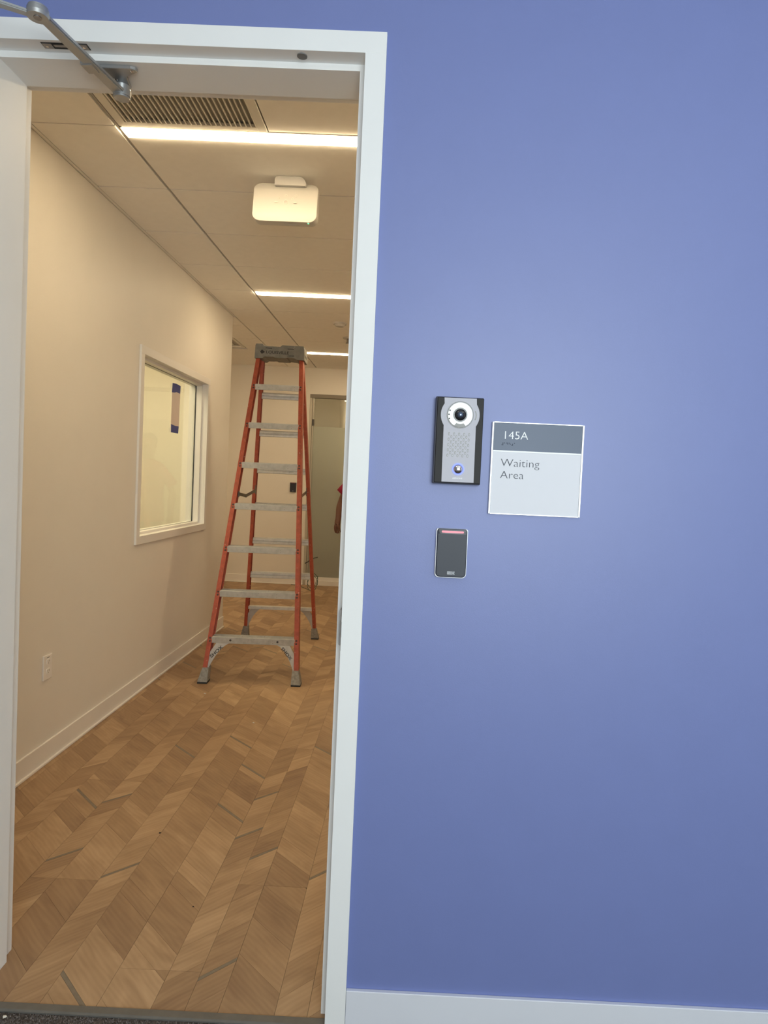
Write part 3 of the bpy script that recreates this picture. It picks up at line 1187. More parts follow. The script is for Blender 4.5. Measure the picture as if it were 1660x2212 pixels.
for nm, args in (('frame_rail', (WY0, WY1, WZ0, iz0)), ('frame_rail', (WY0, WY1, iz1, WZ1)), ('frame_stile', (WY0, iy0, iz0, iz1)), ('frame_stile', (iy1, WY1, iz0, iz1))):
    b = N()
    box(b, LW - LT - 0.012, fx, args[0], args[1], args[2], args[3], 0.0012) if False else box(b, LW, fx, args[0], args[1], args[2], args[3], 0.0012)
    obj(nm, b, M['winframe'], w1)
b = N()
ringframe(b, LW - LT, LW, hy0, hy1, hz0, hz1, iy0, iy1, iz0, iz1)
obj('reveal', b, M['winframe'], w1)
b = N()
ringframe(b, LW - 0.078, LW - 0.034, iy0, iy1, iz0, iz1, iy0 + 0.016, iy1 - 0.016, iz0 + 0.016, iz1 - 0.016)
obj('glazing_stop', b, M['winframe'], w1)
gx = LW - 0.084
b = N()
box(b, gx - 0.003, gx + 0.003, iy0 + 0.003, iy1 - 0.003, iz0 + 0.003, iz1 - 0.003)
obj('pane', b, M['glass'], w1)
b = N()
ringframe(b, gx + 0.0032, gx + 0.0058, iy0 + 0.001, iy1 - 0.001, iz0 + 0.001, iz1 - 0.001, iy0 + 0.0175, iy1 - 0.0195, iz0 + 0.0175, iz1 - 0.0175)
obj('gasket', b, M['gasket'], w1)
b = N()
ringframe(b, LW - 0.125, gx - 0.0035, iy0, iy1, iz0, iz1, iy0 + 0.016, iy1 - 0.016, iz0 + 0.016, iz1 - 0.016)
obj('rear_stop', b, M['winframe'], w1)
# paper notice taped to the glass (its printed code left out)
t = empty('paper_notice', (gx + 0.004, 3.32, 1.70))
tag(t, 'paper strip held by two blue tape pieces on the window glass', 'notice')
b = N()
prism(b, [(3.238, 1.722), (3.405, 1.728), (3.415, 2.006), (3.243, 1.996)], 'x', gx + 0.0034, gx + 0.0042)
obj('paper', b, M['paper'], t)
b = N()
prism(b, [(3.262, 1.975), (3.40, 1.982)] + [(3.40, 1.9795), (3.262, 1.9725)], 'x', gx + 0.0042, gx + 0.0045)
obj('fold_line', b, M['apmount'], t)
b = N()
prism(b, [(3.236, 1.976), (3.30, 1.982), (3.33, 1.990), (3.41, 1.987), (3.417, 2.045), (3.33, 2.050), (3.246, 2.044)], 'x', gx + 0.0042, gx + 0.0048)
obj('tape', b, M['tape'], t)
b = N()
prism(b, [(3.243, 1.688), (3.395, 1.690), (3.402, 1.744), (3.32, 1.742), (3.238, 1.748)], 'x', gx + 0.0042, gx + 0.0048)
obj('tape', b, M['tape'], t)

# ------------------------------------------------------------------ wall outlet
t = empty('wall_outlet', (LW, 1.46, 0.40))
tag(t, 'white duplex wall outlet low on the left corridor wall', 'outlet')
b = N()
oy0, oy1, oz0, oz1 = 1.424, 1.500, 0.402, 0.519
box(b, LW, LW + 0.008, oy0, oy1, oz0, oz1, 0.003, 2)
obj('cover_plate', b, M['outlet'], t)
for zc in (0.487, 0.442):
    b = N()
    pts = []
    for k in range(24):
        a = 2 * math.pi * k / 24
        pts.append((1.462 + 0.0165 * math.cos(a), zc + max(-0.0125, min(0.0125, 0.0165 * math.sin(a)))))
    prism(b, pts, 'x', LW + 0.008, LW + 0.0105)
    rcp = obj('receptacle', b, M['outlet'], t)
    b = N()
    box(b, LW + 0.0100, LW + 0.0108, 1.454, 1.456, zc - 0.001, zc + 0.007)
    box(b, LW + 0.0100, LW + 0.0108, 1.467, 1.469, zc - 0.001, zc + 0.007)
    cyl(b, (LW + 0.0100, 1.4615, zc - 0.007), (LW + 0.0108, 1.4615, zc - 0.007), 0.0022, 10)
    obj('slots', b, M['gasket'], rcp)
b = N()
box(b, LW + 0.008, LW + 0.0086, 1.449, 1.472, 0.5055, 0.5085)
obj('printed_mark', b, M['inkgrey'], t)

# ------------------------------------------------------------------ ceiling access point
t = empty('access_point', (-0.50, 1.62, H))
tag(t, 'white rounded wireless access point hanging from a ceiling bracket', 'access point')
b = N()
prism(b, roundrect(-0.555, -0.405, 2.785, H, 0.02, 5, (0.004, 0.004, 0.035, 0.02)), 'y', 1.585, 1.66, 0.004, 2)
obj('bracket', b, M['apmount'], t, smooth=True)
# front shell: outline rounded in x,z, face bowed and leaning
b = N()
AX0, AX1, AZ0, AZ1, AY = -0.655, -0.347, 2.612, 2.805, 1.575
out = roundrect(AX0, AX1, AZ0, AZ1, 0.034, 7)


def ap_y(z):
    u_ = (z - AZ0) / (AZ1 - AZ0)
    return AY + 0.030 * max(0, u_ - 0.45) ** 2 / 0.3 + 0.012 * u_


tt = bmesh.new()
rowsv = []
for (sc, dy) in ((1.0, 0.058), (1.0, 0.006), (0.985, 0.001), (0.955, 0.0)):
    cx_, cz_ = (AX0 + AX1) / 2, (AZ0 + AZ1) / 2
    rv = []
    for (x, z) in out:
        xx = cx_ + (x - cx_) * (1 - (1 - sc) * 0.6)
        zz = cz_ + (z - cz_) * sc
        yy = ap_y(zz) + dy if dy < 0.05 else AY + 0.058
        rv.append(tt.verts.new((xx, yy, zz)))
    rowsv.append(rv)
for i in range(3):
    for k in range(len(out)):
        k2 = (k + 1) % len(out)
        tt.faces.new((rowsv[i][k], rowsv[i][k2], rowsv[i + 1][k2], rowsv[i + 1][k]))
tt.faces.new(rowsv[0][::-1])
# face as strips so that it can bow
n_ = len(out)
inner = rowsv[3]
order = sorted(inner, key=lambda v: v.co.z)
lft = sorted([v for v in inner if v.co.x < cx_], key=lambda v: v.co.z)
rgt = sorted([v for v in inner if v.co.x >= cx_], key=lambda v: v.co.z)
for i in range(len(lft) - 1):
    tt.faces.new((lft[i], rgt[i], rgt[i + 1], lft[i + 1]))
bmesh.ops.subdivide_edges(tt, edges=[e for e in tt.edges if abs(e.verts[0].co.z - e.verts[1].co.z) > 0.1], cuts=10, use_grid_fill=True)
for v in tt.verts:
    if v.co.y < AY + 0.05:
        e_ = 0.0 if v in inner else None
        if AX0 + 0.03 < v.co.x < AX1 - 0.03 or v in inner:
            v.co.y = ap_y(v.co.z)
bmesh.ops.triangulate(tt, faces=[f for f in tt.faces if len(f.verts) > 4])
merge(b, tt)
ap = obj('shell', b, M['ap'], t, smooth=True)
# faint embossed marks
b = N()
ring(b, (-0.497, ap_y(2.705) - 0.0006, 2.705), 0.0085, 0.0105, 0.0006, (0, -1, 0), 20)
for (x, z) in ((-0.528, 2.722), (-0.466, 2.722), (-0.497, 2.738), (-0.450, 2.738)):
    ring(b, (x, ap_y(z) - 0.0006, z), 0.004, 0.0060, 0.0006, (0, -1, 0), 12)
for x in (-0.542, -0.452):
    box(b, x - 0.008, x + 0.008, ap_y(2.703) - 0.0008, ap_y(2.703), 2.701, 2.706)
obj('embossed_marks', b, M['apmark'], ap)
b = N()
box(b, -0.50, -0.43, 1.606, 1.626, 2.6105, 2.6125)
obj('port_cover', b, M['apmount'], t)
b = N()
dome(b, (-0.387, 1.589, 2.612), 0.004, 0.003, (0, 0, -1), 10, 3)
obj('status_led', b, M['green'], t)

# ------------------------------------------------------------------ stepladder
LT_ = 0.0421
lad = empty('stepladder', (-0.8671, 2.8256, 0), LT_)
tag(lad, 'tall orange fibreglass stepladder with aluminium steps standing in the corridor', 'ladder')
h1, sp1, w1_, k1, t1_ = 0.2736, 0.3009, 0.5579, 0.1268, 0.3388
SPR, h1b, spb, w1b, kb, tb = 1.3946, 0.2687, 0.2965, 0.5444, 0.1254, 0.2000
ZTOP = 2.335


def fw_in(z):
    return (w1_ - k1 * (z - h1)) / 2


def bw_in(z):
    return (w1b - kb * (z - h1b)) / 2


def channel(bm, p0, p1, inward, w_, d_, th=0.004):
    """C-channel rail: front flange, web on the outer side, rear flange; flanges point inward"""
    p0, p1 = Vector(p0), Vector(p1)
    ax = (p1 - p0).normalized()
    xin = Vector((inward, 0, 0))
    xin = (xin - ax * xin.dot(ax)).normalized()
    yd = Vector((0, 1, 0))
    yd = (yd - ax * yd.dot(ax)).normalized()
    prof = [(0, 0), (w_, 0), (w_, th), (th, th), (th, d_ - th), (w_, d_ - th), (w_, d_), (0, d_)]
    t_ = bmesh.new()
    A = [t_.verts.new(p0 + xin * a + yd * c) for a, c in prof]
    B = [t_.verts.new(p1 + xin * a + yd * c) for a, c in prof]
    for i in range(8):
        j = (i + 1) % 8
        t_.faces.new((A[i], A[j], B[j], B[i]))
    for ends in (A, B):
        for q in ((0, 1, 2, 3), (0, 3, 4, 7), (4, 5, 6, 7)):
            t_.faces.new([ends[i] for i in q])
    bmesh.ops.recalc_face_normals(t_, faces=t_.faces)
    merge(bm, t_)


RWD = 0.031
for s in (-1, 1):
    b = N()
    z0 = 0.075
    channel(b, (s * (fw_in(z0) + RWD), t1_ * z0 - 0.008, z0), (s * (fw_in(ZTOP) + RWD), t1_ * ZTOP - 0.008, ZTOP), -s, RWD, 0.074)
    obj('front_rail', b, M['orange'], lad, local=True)
    b = N()
    channel(b, (s * (bw_in(z0) + 0.027), SPR - tb * z0 - 0.03, z0), (s * (bw_in(ZTOP) + 0.027), SPR - tb * ZTOP - 0.03, ZTOP), -s, 0.027, 0.058)
    obj('rear_rail', b, M['orange'], lad, local=True)
riv = N()
dome(riv, (0, 0, 0), 0.0075, 0.003, (0, -1, 0), 10, 3)
rivm = bpy.data.meshes.new('rivet')
riv.to_mesh(rivm)
riv.free()
rivm.materials.append(M['rivet'])
for i in range(7):
    z = h1 + sp1 * i
    y = t1_ * z
    hw = fw_in(z)
    b = N()
    # tread: front skirt, ribbed top, rear skirt
    box(b, -hw - 0.003, hw + 0.003, y - 0.0085, y - 0.005, z - 0.022, z + 0.020, 0.001)
    box(b, -hw - 0.003, hw + 0.003, y + 0.072, y + 0.076, z - 0.012, z + 0.020, 0.001)
    box(b, -hw - 0.003, hw + 0.003, y - 0.006, y + 0.074, z + 0.015, z + 0.0195)
    for k in range(6):
        yy = y + 0.000 + k * 0.0132
        box(b, -hw, hw, yy, yy + 0.005, z + 0.0195, z + 0.0225)
    st = obj('step', b, M['alu'], lad, local=True)
    for s in (-1, 1):
        for dz in (-0.009, 0.011):
            r_ = bpy.data.objects.new('rivet', rivm)
            C.objects.link(r_)
            r_.parent = st
            zz = z + dz
            r_.location = Vector((s * (hw + 0.014), t1_ * zz - 0.0075, zz)) - st.location
# bottom step bolts
    if i == 0:
        for x in (-0.155, 0.165):
            r_ = bpy.data.objects.new('bolt', rivm)
            C.objects.link(r_)
            r_.parent = st
            r_.location = Vector((x, y - 0.0085, z)) - st.location
for i in range(7):
    z = h1b + spb * i
    y = SPR - tb * z
    hw = bw_in(z)
    b = N()
    if i == 0:
        box(b, -hw, hw, y - 0.030, y + 0.02, z + 0.004, z + 0.012, 0.002)
        box(b, -hw, hw, y - 0.030, y - 0.026, z - 0.014, z + 0.006)
    else:
        # ribbed channel brace
        box(b, -hw, hw, y - 0.020, y + 0.020, z + 0.012, z + 0.022, 0.003)
        box(b, -hw, hw, y - 0.028, y - 0.020, z - 0.004, z + 0.016, 0.003)
        box(b, -hw, hw, y - 0.024, y - 0.018, z - 0.010, z - 0.002)
        box(b, -hw, hw, y - 0.030, y - 0.022, z - 0.030, z - 0.010, 0.003)
    obj('rear_rung', b, M['alubright'], lad, local=True)
# top cap
yf, yb_ = t1_ * ZTOP - 0.035, SPR - tb * ZTOP + 0.045
cw = fw_in(ZTOP) + RWD + 0.006
zb, zt = ZTOP - 0.030, ZTOP + 0.078
b = N()
outl = [(-cw - 0.006, zb + 0.002), (-cw * 0.70, zb + 0.002), (-cw * 0.62, zb + 0.014), (-cw * 0.25, zb + 0.016), (-cw * 0.2, zb + 0.010), (cw * 0.28, zb + 0.010), (cw * 0.34, zb + 0.016), (cw * 0.62, zb + 0.012),
        (cw * 0.72, zb + 0.002), (cw + 0.006, zb), (cw + 0.004, zt - 0.03), (cw - 0.002, zt), (cw * 0.1, zt + 0.000), (cw * 0.02, zt - 0.012), (-cw * 0.62, zt - 0.012), (-cw * 0.72, zt + 0.004), (-cw + 0.004, zt + 0.004), (-cw - 0.002, zt - 0.01)]
prism(b, outl, 'y', yf, yb_, 0.003, 2)
cap = obj('top_cap', b, M['capgrey'], lad, local=True)
for (xa, xb) in ((-0.108, -0.058), (0.060, 0.112)):
    b = N()
    box(b, xa, xb, yf - 0.0006, yf + 0.002, zt - 0.030, zt - 0.0245)
    obj('tool_slot', b, M['gasket'], cap, local=True)
for yy in (yf + 0.04, yf + 0.085, yf + 0.13):
    b = N()
    box(b, cw + 0.0035, cw + 0.0062, yy, yy + 0.022, zb + 0.028, zb + 0.048)
    obj('side_slot', b, M['gasket'], cap, local=True)
text('lettering', 'LOUISVILLE', 0.0300, wallmtx(-0.104, yf - 0.0004, zb + 0.040), M['ink'], cap, sx=1.16, offset=0.0004, local=True)
text('lettering', 'LADDER', 0.0140, wallmtx(0.058, yf - 0.0004, zb + 0.024), M['ink'], cap, sx=1.05, offset=0.0002, local=True)
b = N()
prism(b, [(-0.150, zb + 0.050), (-0.135, zb + 0.068), (-0.112, zb + 0.050), (-0.135, zb + 0.034)], 'y', yf - 0.0008, yf + 0.001)
obj('emblem', b, M['ink'], cap, local=True)
# feet
for (yy, win, slope, s) in ((t1_, fw_in, t1_, -1), (t1_, fw_in, t1_, 1), (0, bw_in, -tb, -1), (0, bw_in, -tb, 1)):
    fr = slope > 0
    y0 = 0.0 if fr else SPR
    hx = win(0) + 0.012
    dpt = 0.085 if fr else 0.068
    b = N()
    t_ = bmesh.new()
    zt_ = 0.098
    yb0, yb1 = (y0 - 0.020, y0 - 0.020 + dpt) if fr else (y0 - 0.045, y0 - 0.045 + dpt)
    dy = slope * zt_
    xo, xi = s * (hx + 0.036), s * (hx - 0.030)
    xo2, xi2 = s * (hx + 0.020 - 0.006), s * (hx - 0.022 - 0.006)
    lo = [(xo, yb0, 0.010), (xi, yb0, 0.010), (xi, yb1, 0.010), (xo, yb1, 0.010)]
    hi = [(xo2, yb0 + dy + 0.006, zt_), (xi2, yb0 + dy + 0.006, zt_), (xi2, yb1 + dy - 0.004, zt_), (xo2, yb1 + dy - 0.004, zt_)]
    A = [t_.verts.new(p) for p in lo]
    B = [t_.verts.new(p) for p in hi]
    t_.faces.new(A)
    t_.faces.new(B)
    for i in range(4):
        t_.faces.new((A[i], A[(i + 1) % 4], B[(i + 1) % 4], B[i]))
    bmesh.ops.recalc_face_normals(t_, faces=t_.faces)
    bmesh.ops.bevel(t_, geom=list(t_.edges), offset=0.003, segments=2, affect='EDGES')
    merge(b, t_)
    ft = obj('foot', b, M['footgrey'], lad, local=True)
    b = N()
    box(b, min(xo, xi) + 0.001, max(xo, xi) - 0.001, yb0 + 0.001, yb1 - 0.001, 0.0, 0.010)
    obj('foot_pad', b, M['rubber'], ft, local=True)
# knee braces under the bottom step and the bottom rear rung
for s in (-1, 1):
    za, zbm = h1 - 0.022, 0.085

    def brace(win, zhi, zlo, reach, thick):
        pts = []
        n = 12
        outer = [(win(zlo) + 0.002, zlo), (win(zlo + 0.12) + 0.001, zlo + 0.12 * (zhi - zlo) / 0.18), (win(zhi) - 0.030, zhi), (win(zhi) - reach, zhi)]
        pts += outer
        p0_, p2_ = (win(zhi) - reach, zhi), (win(zlo) - 0.004, zlo)
        p1_ = (win(zlo) - 0.055, zhi - 0.035)
        for k in range(1, n + 1):
            u_ = k / n
            pts.append(((1 - u_) ** 2 * p0_[0] + 2 * u_ * (1 - u_) * p1_[0] + u_ * u_ * p2_[0], (1 - u_) ** 2 * p0_[1] + 2 * u_ * (1 - u_) * p1_[1] + u_ * u_ * p2_[1]))
        return [(s * x, z) for x, z in pts]
    b = N()
    sh = Matrix(((1, 0, 0, 0), (0, 1, t1_, 0), (0, 0, 1, 0), (0, 0, 0, 1)))
    prism(b, brace(fw_in, za, zbm, 0.115, 0), 'y', 0.0, 0.008, mtx=sh)
    prism(b, [(x * 0.0 + q[0], q[1]) for q in brace(fw_in, za, zbm, 0.115, 0)[3:]] + [], 'y', 0.0, 0.028, mtx=sh) if False else None
    br = obj('knee_brace', b, M['gusset'], lad, local=True)
    ang = math.radians(45 if s < 0 else -47)
    cx0 = -0.272 if s < 0 else 0.190
    cz0 = 0.156 if s < 0 else 0.229
    text('lettering', 'SHOX', 0.030, Matrix.Translation((0, t1_ * cz0 - 0.0012, 0)) @ Matrix.Translation((cx0, 0, cz0)) @ Matrix.Rotation(math.radians(90) - math.atan(t1_), 4, 'X') @ Matrix.Rotation(ang, 4, 'Z'), M['ink'], br, sx=1.25, offset=0.0006, local=True)
    b = N()
    sh = Matrix(((1, 0, 0, 0), (0, 1, -tb, 0), (0, 0, 1, 0), (0, 0, 0, 1)))
    prism(b, brace(bw_in, h1b + 0.004, 0.085, 0.13, 0), 'y', SPR - 0.022, SPR - 0.014, mtx=sh)
    obj('knee_brace', b, M['gusset'], lad, local=True)
# spreaders
for s in (-1, 1):
    z = 1.262
    pf = Vector((s * (fw_in(z) - 0.002), t1_ * z + 0.066, z))
    pr = Vector((s * (bw_in(z) - 0.004), SPR - tb * z - 0.032, z + 0.02))
    md = pf.lerp(pr, 0.30) + Vector((s * -0.010, 0, -0.022))
    b = N()
    for (a, c) in ((pf, md), (md, pr)):
        d = (c - a).normalized()
        up = Vector((0, 0, 1))
        up = (up - d * up.dot(d)).normalized()
        sd = d.cross(up)
        t_ = bmesh.new()
        vs = []
        for q in (a - d * 0.008, c + d * 0.008):
            for (e, f) in ((-1, -1), (1, -1), (1, 1), (-1, 1)):
                vs.append(t_.verts.new(q + up * (0.012 * e) + sd * (0.0022 * f)))
        for f in ((0, 1, 2, 3), (7, 6, 5, 4), (0, 4, 5, 1), (1, 5, 6, 2), (2, 6, 7, 3), (3, 7, 4, 0)):
            t_.faces.new([vs[i] for i in f])
        merge(b, t_)
    cyl(b, md + Vector((-0.006, 0, 0)), md + Vector((0.006, 0, 0)), 0.012, 12)
    box(b, min(pr.x, pr.x + s * 0.006), max(pr.x, pr.x + s * 0.006), pr.y - 0.010, pr.y + 0.014, pr.z - 0.03, pr.z + 0.045)
    box(b, min(pf.x, pf.x + s * 0.006), max(pf.x, pf.x + s * 0.006), pf.y - 0.014, pf.y + 0.010, pf.z - 0.02, pf.z + 0.02)
    obj('spreader', b, M['spreader'], lad, local=True)

# cables hanging on the rear of the ladder
LM = Matrix.Translation((-0.8671, 2.8256, 0)) @ Matrix.Rotation(LT_, 4, 'Z')
rail_p = LM @ Vector((bw_in(0.5) + 0.014, SPR - tb * 0.5 + 0.036, 0.5))
b = N()
pts = []
for k in range(34):
    a = 2 * math.pi * k / 16
    pts.append(rail_p + Vector((-0.005 + 0.044 * math.cos(a) + 0.004 * math.sin(3 * a), 0.006 + 0.0003 * k, -0.02 + 0.075 * math.sin(a) + 0.0015 * k)))
pts += [rail_p + Vector(p) for p in ((0.0, 0.006, -0.08), (-0.06, 0.004, -0.055), (-0.13, 0.0, -0.03), (-0.19, 0, -0.022))]
tube(b, pts, 0.0022, 6)
tag(obj('green_wire', b, M['cable_g'], smooth='all'), 'thin green wire looped around the rear right ladder leg', 'wire')
b = N()
pts = [LM @ Vector((bw_in(0.7) + dx, SPR - tb * 0.7 + 0.042 + dy, 0.7 + dz)) for (dx, dy, dz) in ((-0.045, 0, -0.030), (-0.02, 0, -0.016), (0.0, 0, 0.0), (0.03, 0, 0.018), (0.062, 0, 0.026))]
tube(b, pts, 0.004, 6)
tag(obj('black_cable_tie', b, M['cable_k'], smooth='all'), 'short black tie sticking out behind the rear right ladder leg', 'cable')

# ------------------------------------------------------------------ far glazed partition
gp = empty('glass_partition', ((GXA + GXB) / 2, FY, 0))
tag(gp, 'frosted glass partition in a slim metal frame at the corridor end', 'partition')
b = N()
fy0, fy1 = FY - 0.012, FY + 0.06
box(b, GXA, GXA + 0.032, fy0, fy1, 0, GZT - 0.048, 0.002)
box(b, GXB - 0.032, GXB, fy0, fy1, 0, GZT - 0.048, 0.002)
obj('frame', b, M['alframe'], gp)
b = N()
box(b, GXA, GXB, fy0 - 0.002, fy1, GZT - 0.048, GZT, 0.002)
obj('head_rail', b, M['headrail'], gp)
b = N()
box(b, GXA + 0.032, GXB - 0.032, fy0, fy1, 0, 0.062, 0.002)
box(b, GXA + 0.032, GXB - 0.032, fy0 + 0.018, fy1, 0.062, 0.105, 0.002)
obj('sill_rail', b, M['skirt2'], gp)
b = N()
box(b, GXA + 0.034, GXA + 0.052, FY + 0.004, FY + 0.04, 0.105, GZT - 0.048)
obj('glazing_stile', b, M['alframe'], gp)
b = N()
box(b, GXA + 0.052, GXB - 0.032, FY + 0.018, FY + 0.026, 0.105, GZT - 0.048)
obj('pane', b, M['partglass'], gp)
b = N()
box(b, GXA + 0.052, GXB - 0.034, FY + 0.0155, FY + 0.0175, 0.106, 2.075)
obj('frosted_film', b, M['frost'], gp)
b = N()
box(b, GXA + 0.036, GXA + 0.062, FY - 0.006, FY + 0.015, 2.085, 2.165, 0.001)
obj('pivot_clamp', b, M['darkmetal'], gp)
# card reader on the far wall
rx = -1.418
t = empty('far_card_reader', (rx + 0.04, FY, 1.21))
tag(t, 'small black card reader on the far wall, seen between the ladder rungs', 'card reader')
b = N()
prism(b, roundrect(rx, rx + 0.08, 1.211, 1.333, 0.006), 'y', FY - 0.02, FY, 0.002)
obj('body', b, M['readerblack'], t)
b = N()
box(b, rx + 0.012, rx + 0.068, FY - 0.0215, FY - 0.02, 1.324, 1.329)
obj('light_bar', b, mat('dim_red_bar', (0.25, 0.05, 0.05), 0.4), t)
b = N()
box(b, rx + 0.032, rx + 0.048, FY - 0.0208, FY - 0.02, 1.221, 1.225)
obj('logo', b, M['logowhite'], t)

# ------------------------------------------------------------------ things on the blue wall
# intercom
t = empty('door_intercom', (0.27, 0, 1.409))
tag(t, 'black and silver video door intercom with round camera on the blue wall', 'intercom')
ix0, ix1, iz0_, iz1_ = 0.2135, 0.3265, 1.4085, 1.6165
yfz = -0.030
b = N()
box(b, ix0 - 0.004, ix1 + 0.001, -0.024, 0, iz0_ - 0.003, iz1_ + 0.002, 0.002)
obj('housing', b, M['inthousing'], t)
b = N()
box(b, ix0, ix1, yfz, -0.024, iz0_, iz1_, 0.0012)
obj('side_panels', b, M['intblack'], t)
cxx, czz, rb = 0.2700, 1.5745, 0.0475
pl = []
xl, xr = 0.2305, 0.3095
pl += [(xl + 0.001, iz0_ + 0.002), (xr + 0.001, iz0_ + 0.002)]
dz = math.sqrt(rb ** 2 - (xr - cxx) ** 2)
a0 = math.asin(dz / rb)
n = 14
for k in range(n + 1):
    a = -a0 + 2 * a0 * k / n
    pl.append((cxx + rb * math.cos(a), czz + rb * math.sin(a)))
pl += [(xr - 0.001, iz1_ - 0.001), (xl - 0.001, iz1_ - 0.001)]
for k in range(n + 1):
    a = math.pi - a0 + 2 * a0 * k / n
    pl.append((cxx + rb * math.cos(a), czz + rb * math.sin(a)))
b = N()
prism(b, pl, 'y', yfz - 0.003, yfz, 0.0006)
fp = obj('face_plate', b, M['silver'], t)
yp = yfz - 0.003
b = N()
ring(b, (cxx, yp, czz), 0.0312, 0.0330, 0.0008)
obj('ring_groove', b, M['lensring'], t, smooth=True)
b = N()
cyl(b, (cxx, yp, czz), (cxx, yp - 0.003, czz), 0.0312, 40, 0.0298)
obj('camera_bezel', b, M['whiteplastic'], t, smooth=True)
yc = yp - 0.003
b = N()
pts = []
for k in range(9):
    a = math.radians(242 + 56 * k / 8)
    pts.append((cxx + 0.0302 * math.cos(a), czz + 0.0302 * math.sin(a)))
for k in range(9):
    a = math.radians(293 - 46 * k / 8)
    pts.append((cxx + 0.0222 * math.cos(a), czz + 0.0222 * math.sin(a)))
prism(b, pts, 'y', yc - 0.0008, yc + 0.0015)
obj('sensor_window', b, M['sensor'], t)
b = N()
ring(b, (cxx, yc, czz), 0.0140, 0.0170, 0.002)
obj('lens_ring', b, M['lensring'], t, smooth=True)
b = N()
dome(b, (cxx, yc, czz), 0.0140, 0.005)
obj('lens', b, M['lens'], t, smooth=True)
b = N()
dome(b, (cxx, yc - 0.0040, czz), 0.0068, 0.0026)
obj('lens_core', b, M['lensglass'], t, smooth=True)
b = N()
for (dx, dzz) in ((-0.0255, 0.0098), (-0.0275, 0.0), (-0.026, -0.0098)):
    cyl(b, (cxx + dx, yc - 0.0008, czz + dzz), (cxx + dx, yc + 0.0015, czz + dzz), 0.0017, 10)
obj('status_dots', b, M['ink'], t)
b = N()
prism(b, [(cxx + 0.0365 + 0.0012 * math.cos(q) + (0.0025 if abs(q - math.pi / 2) < 9 else 0) * (1 - (zz / 0.011) ** 2), czz + zz) for q, zz in ((math.pi, -0.011), (math.pi, -0.005), (math.pi, 0.0), (math.pi, 0.005), (math.pi, 0.011), (0, 0.011), (0, 0.005), (0, 0.0), (0, -0.005), (0, -0.011))], 'y', yp - 0.0006, yp + 0.001)
obj('microphone_slot', b, M['sensor'], t)
# speaker grille: 41 little ovals, too small to pick apart
b, b2 = N(), N()
for r in range(9):
    for c in range(5 if r % 2 == 0 else 4):
        x = 0.2450 + 0.0122 * (c + (0 if r % 2 == 0 else 0.5)) - 0.0002 * r
        z = 1.5275 - 0.0065 * r
        prism(b, roundrect(x - 0.0021, x + 0.0021, z - 0.0038, z + 0.0038, 0.0020, 3), 'y', yp - 0.0004, yp + 0.0005)
        prism(b2, roundrect(x - 0.0009, x + 0.0013, z - 0.0028, z + 0.0020, 0.0010, 3), 'y', yp - 0.0006, yp + 0.0005)
g_ = obj('speaker_grille', b, M['sensor'], t)
g_['kind'] = 'stuff'
g2 = obj('grille_mesh', b2, M['silver'], g_)
g2['kind'] = 'stuff'
bx_, bz_ = 0.2708, 1.4425
b = N()
ring(b, (bx_, yp, bz_), 0.0112, 0.0150, 0.0012)
obj('lit_ring', b, M['bluering'], t, smooth=True)
b = N()
dome(b, (bx_, yp, bz_), 0.0112, 0.0045)
obj('call_button', b, M['chrome'], t, smooth=True)
text('lettering', 'AIPHONE', 0.0048, wallmtx(0.2580, yp - 0.0003, 1.4185), M['whiteplastic'], t, sx=1.2, extrude=0.0002)

# room sign
t = empty('room_sign', (0.466, 0, 1.336))
tag(t, 'square room sign reading 145A Waiting Area beside the intercom', 'sign')
sx0, sx1, sz0, sz1 = 0.3520, 0.5800, 1.3365, 1.5645
b = N()
box(b, sx0 + 0.001, sx1 - 0.001, -0.005, 0, sz0 + 0.001, sz1 - 0.001)
obj('backing', b, M['signsilver'], t)
for (xa, xb) in ((sx0, sx0 + 0.0048), (sx1 - 0.0048, sx1)):
    b = N()
    box(b, xa, xb, -0.0095, 0, sz0, sz1, 0.0012, 2)
    obj('side_rail', b, M['signsilver'], t)
for (za, zb2) in ((sz0, sz0 + 0.0018), (sz1 - 0.0018, sz1)):
    b = N()
    box(b, sx0 + 0.0048, sx1 - 0.0048, -0.009, 0, za, zb2)
    obj('edge_strip', b, M['signsilver'], t)
zdv = 1.4925
b = N()
box(b, sx0 + 0.005, sx1 - 0.005, -0.0075, -0.005, zdv + 0.002, sz1 - 0.002)
up_ = obj('number_panel', b, M['signslate'], t)
b = N()
box(b, sx0 + 0.005, sx1 - 0.005, -0.0085, -0.005, zdv - 0.0015, zdv + 0.002)
obj('divider', b, M['signtext'], t)
b = N()
box(b, sx0 + 0.005, sx1 - 0.005, -0.0075, -0.005, sz0 + 0.002, zdv - 0.0015)
lo_ = obj('name_panel', b, M['signwhite'], t)
text('lettering', '145A', 0.0280, wallmtx(0.3782, -0.0078, 1.5232), M['signtext'], up_, sx=1.06, offset=-0.0003)
text('lettering', 'Waiting', 0.0275, wallmtx(0.3770, -0.0078, 1.4552), M['signgrey'], lo_, sx=1.115, offset=-0.0005)
text('lettering', 'Area', 0.0275, wallmtx(0.3770, -0.0078, 1.4255), M['signgrey'], lo_, sx=1.10, offset=-0.0005)
b = N()
dots = ((1, 0), (1, 1), (1, 2), (0, 2), (2.6, 0), (4.6, 0), (5.6, 0), (5.6, 1), (7, 0), (8, 1), (10.2, 2), (9.6, 2), (10.2, 1), (12, 0))
for (c, r) in dots:
    dome(b, (0.3780 + 0.0026 * c, -0.0075, 1.5130 - 0.0024 * r), 0.0011, 0.0007, (0, -1, 0), 8, 2)
br_ = obj('braille', b, M['braille'], up_)

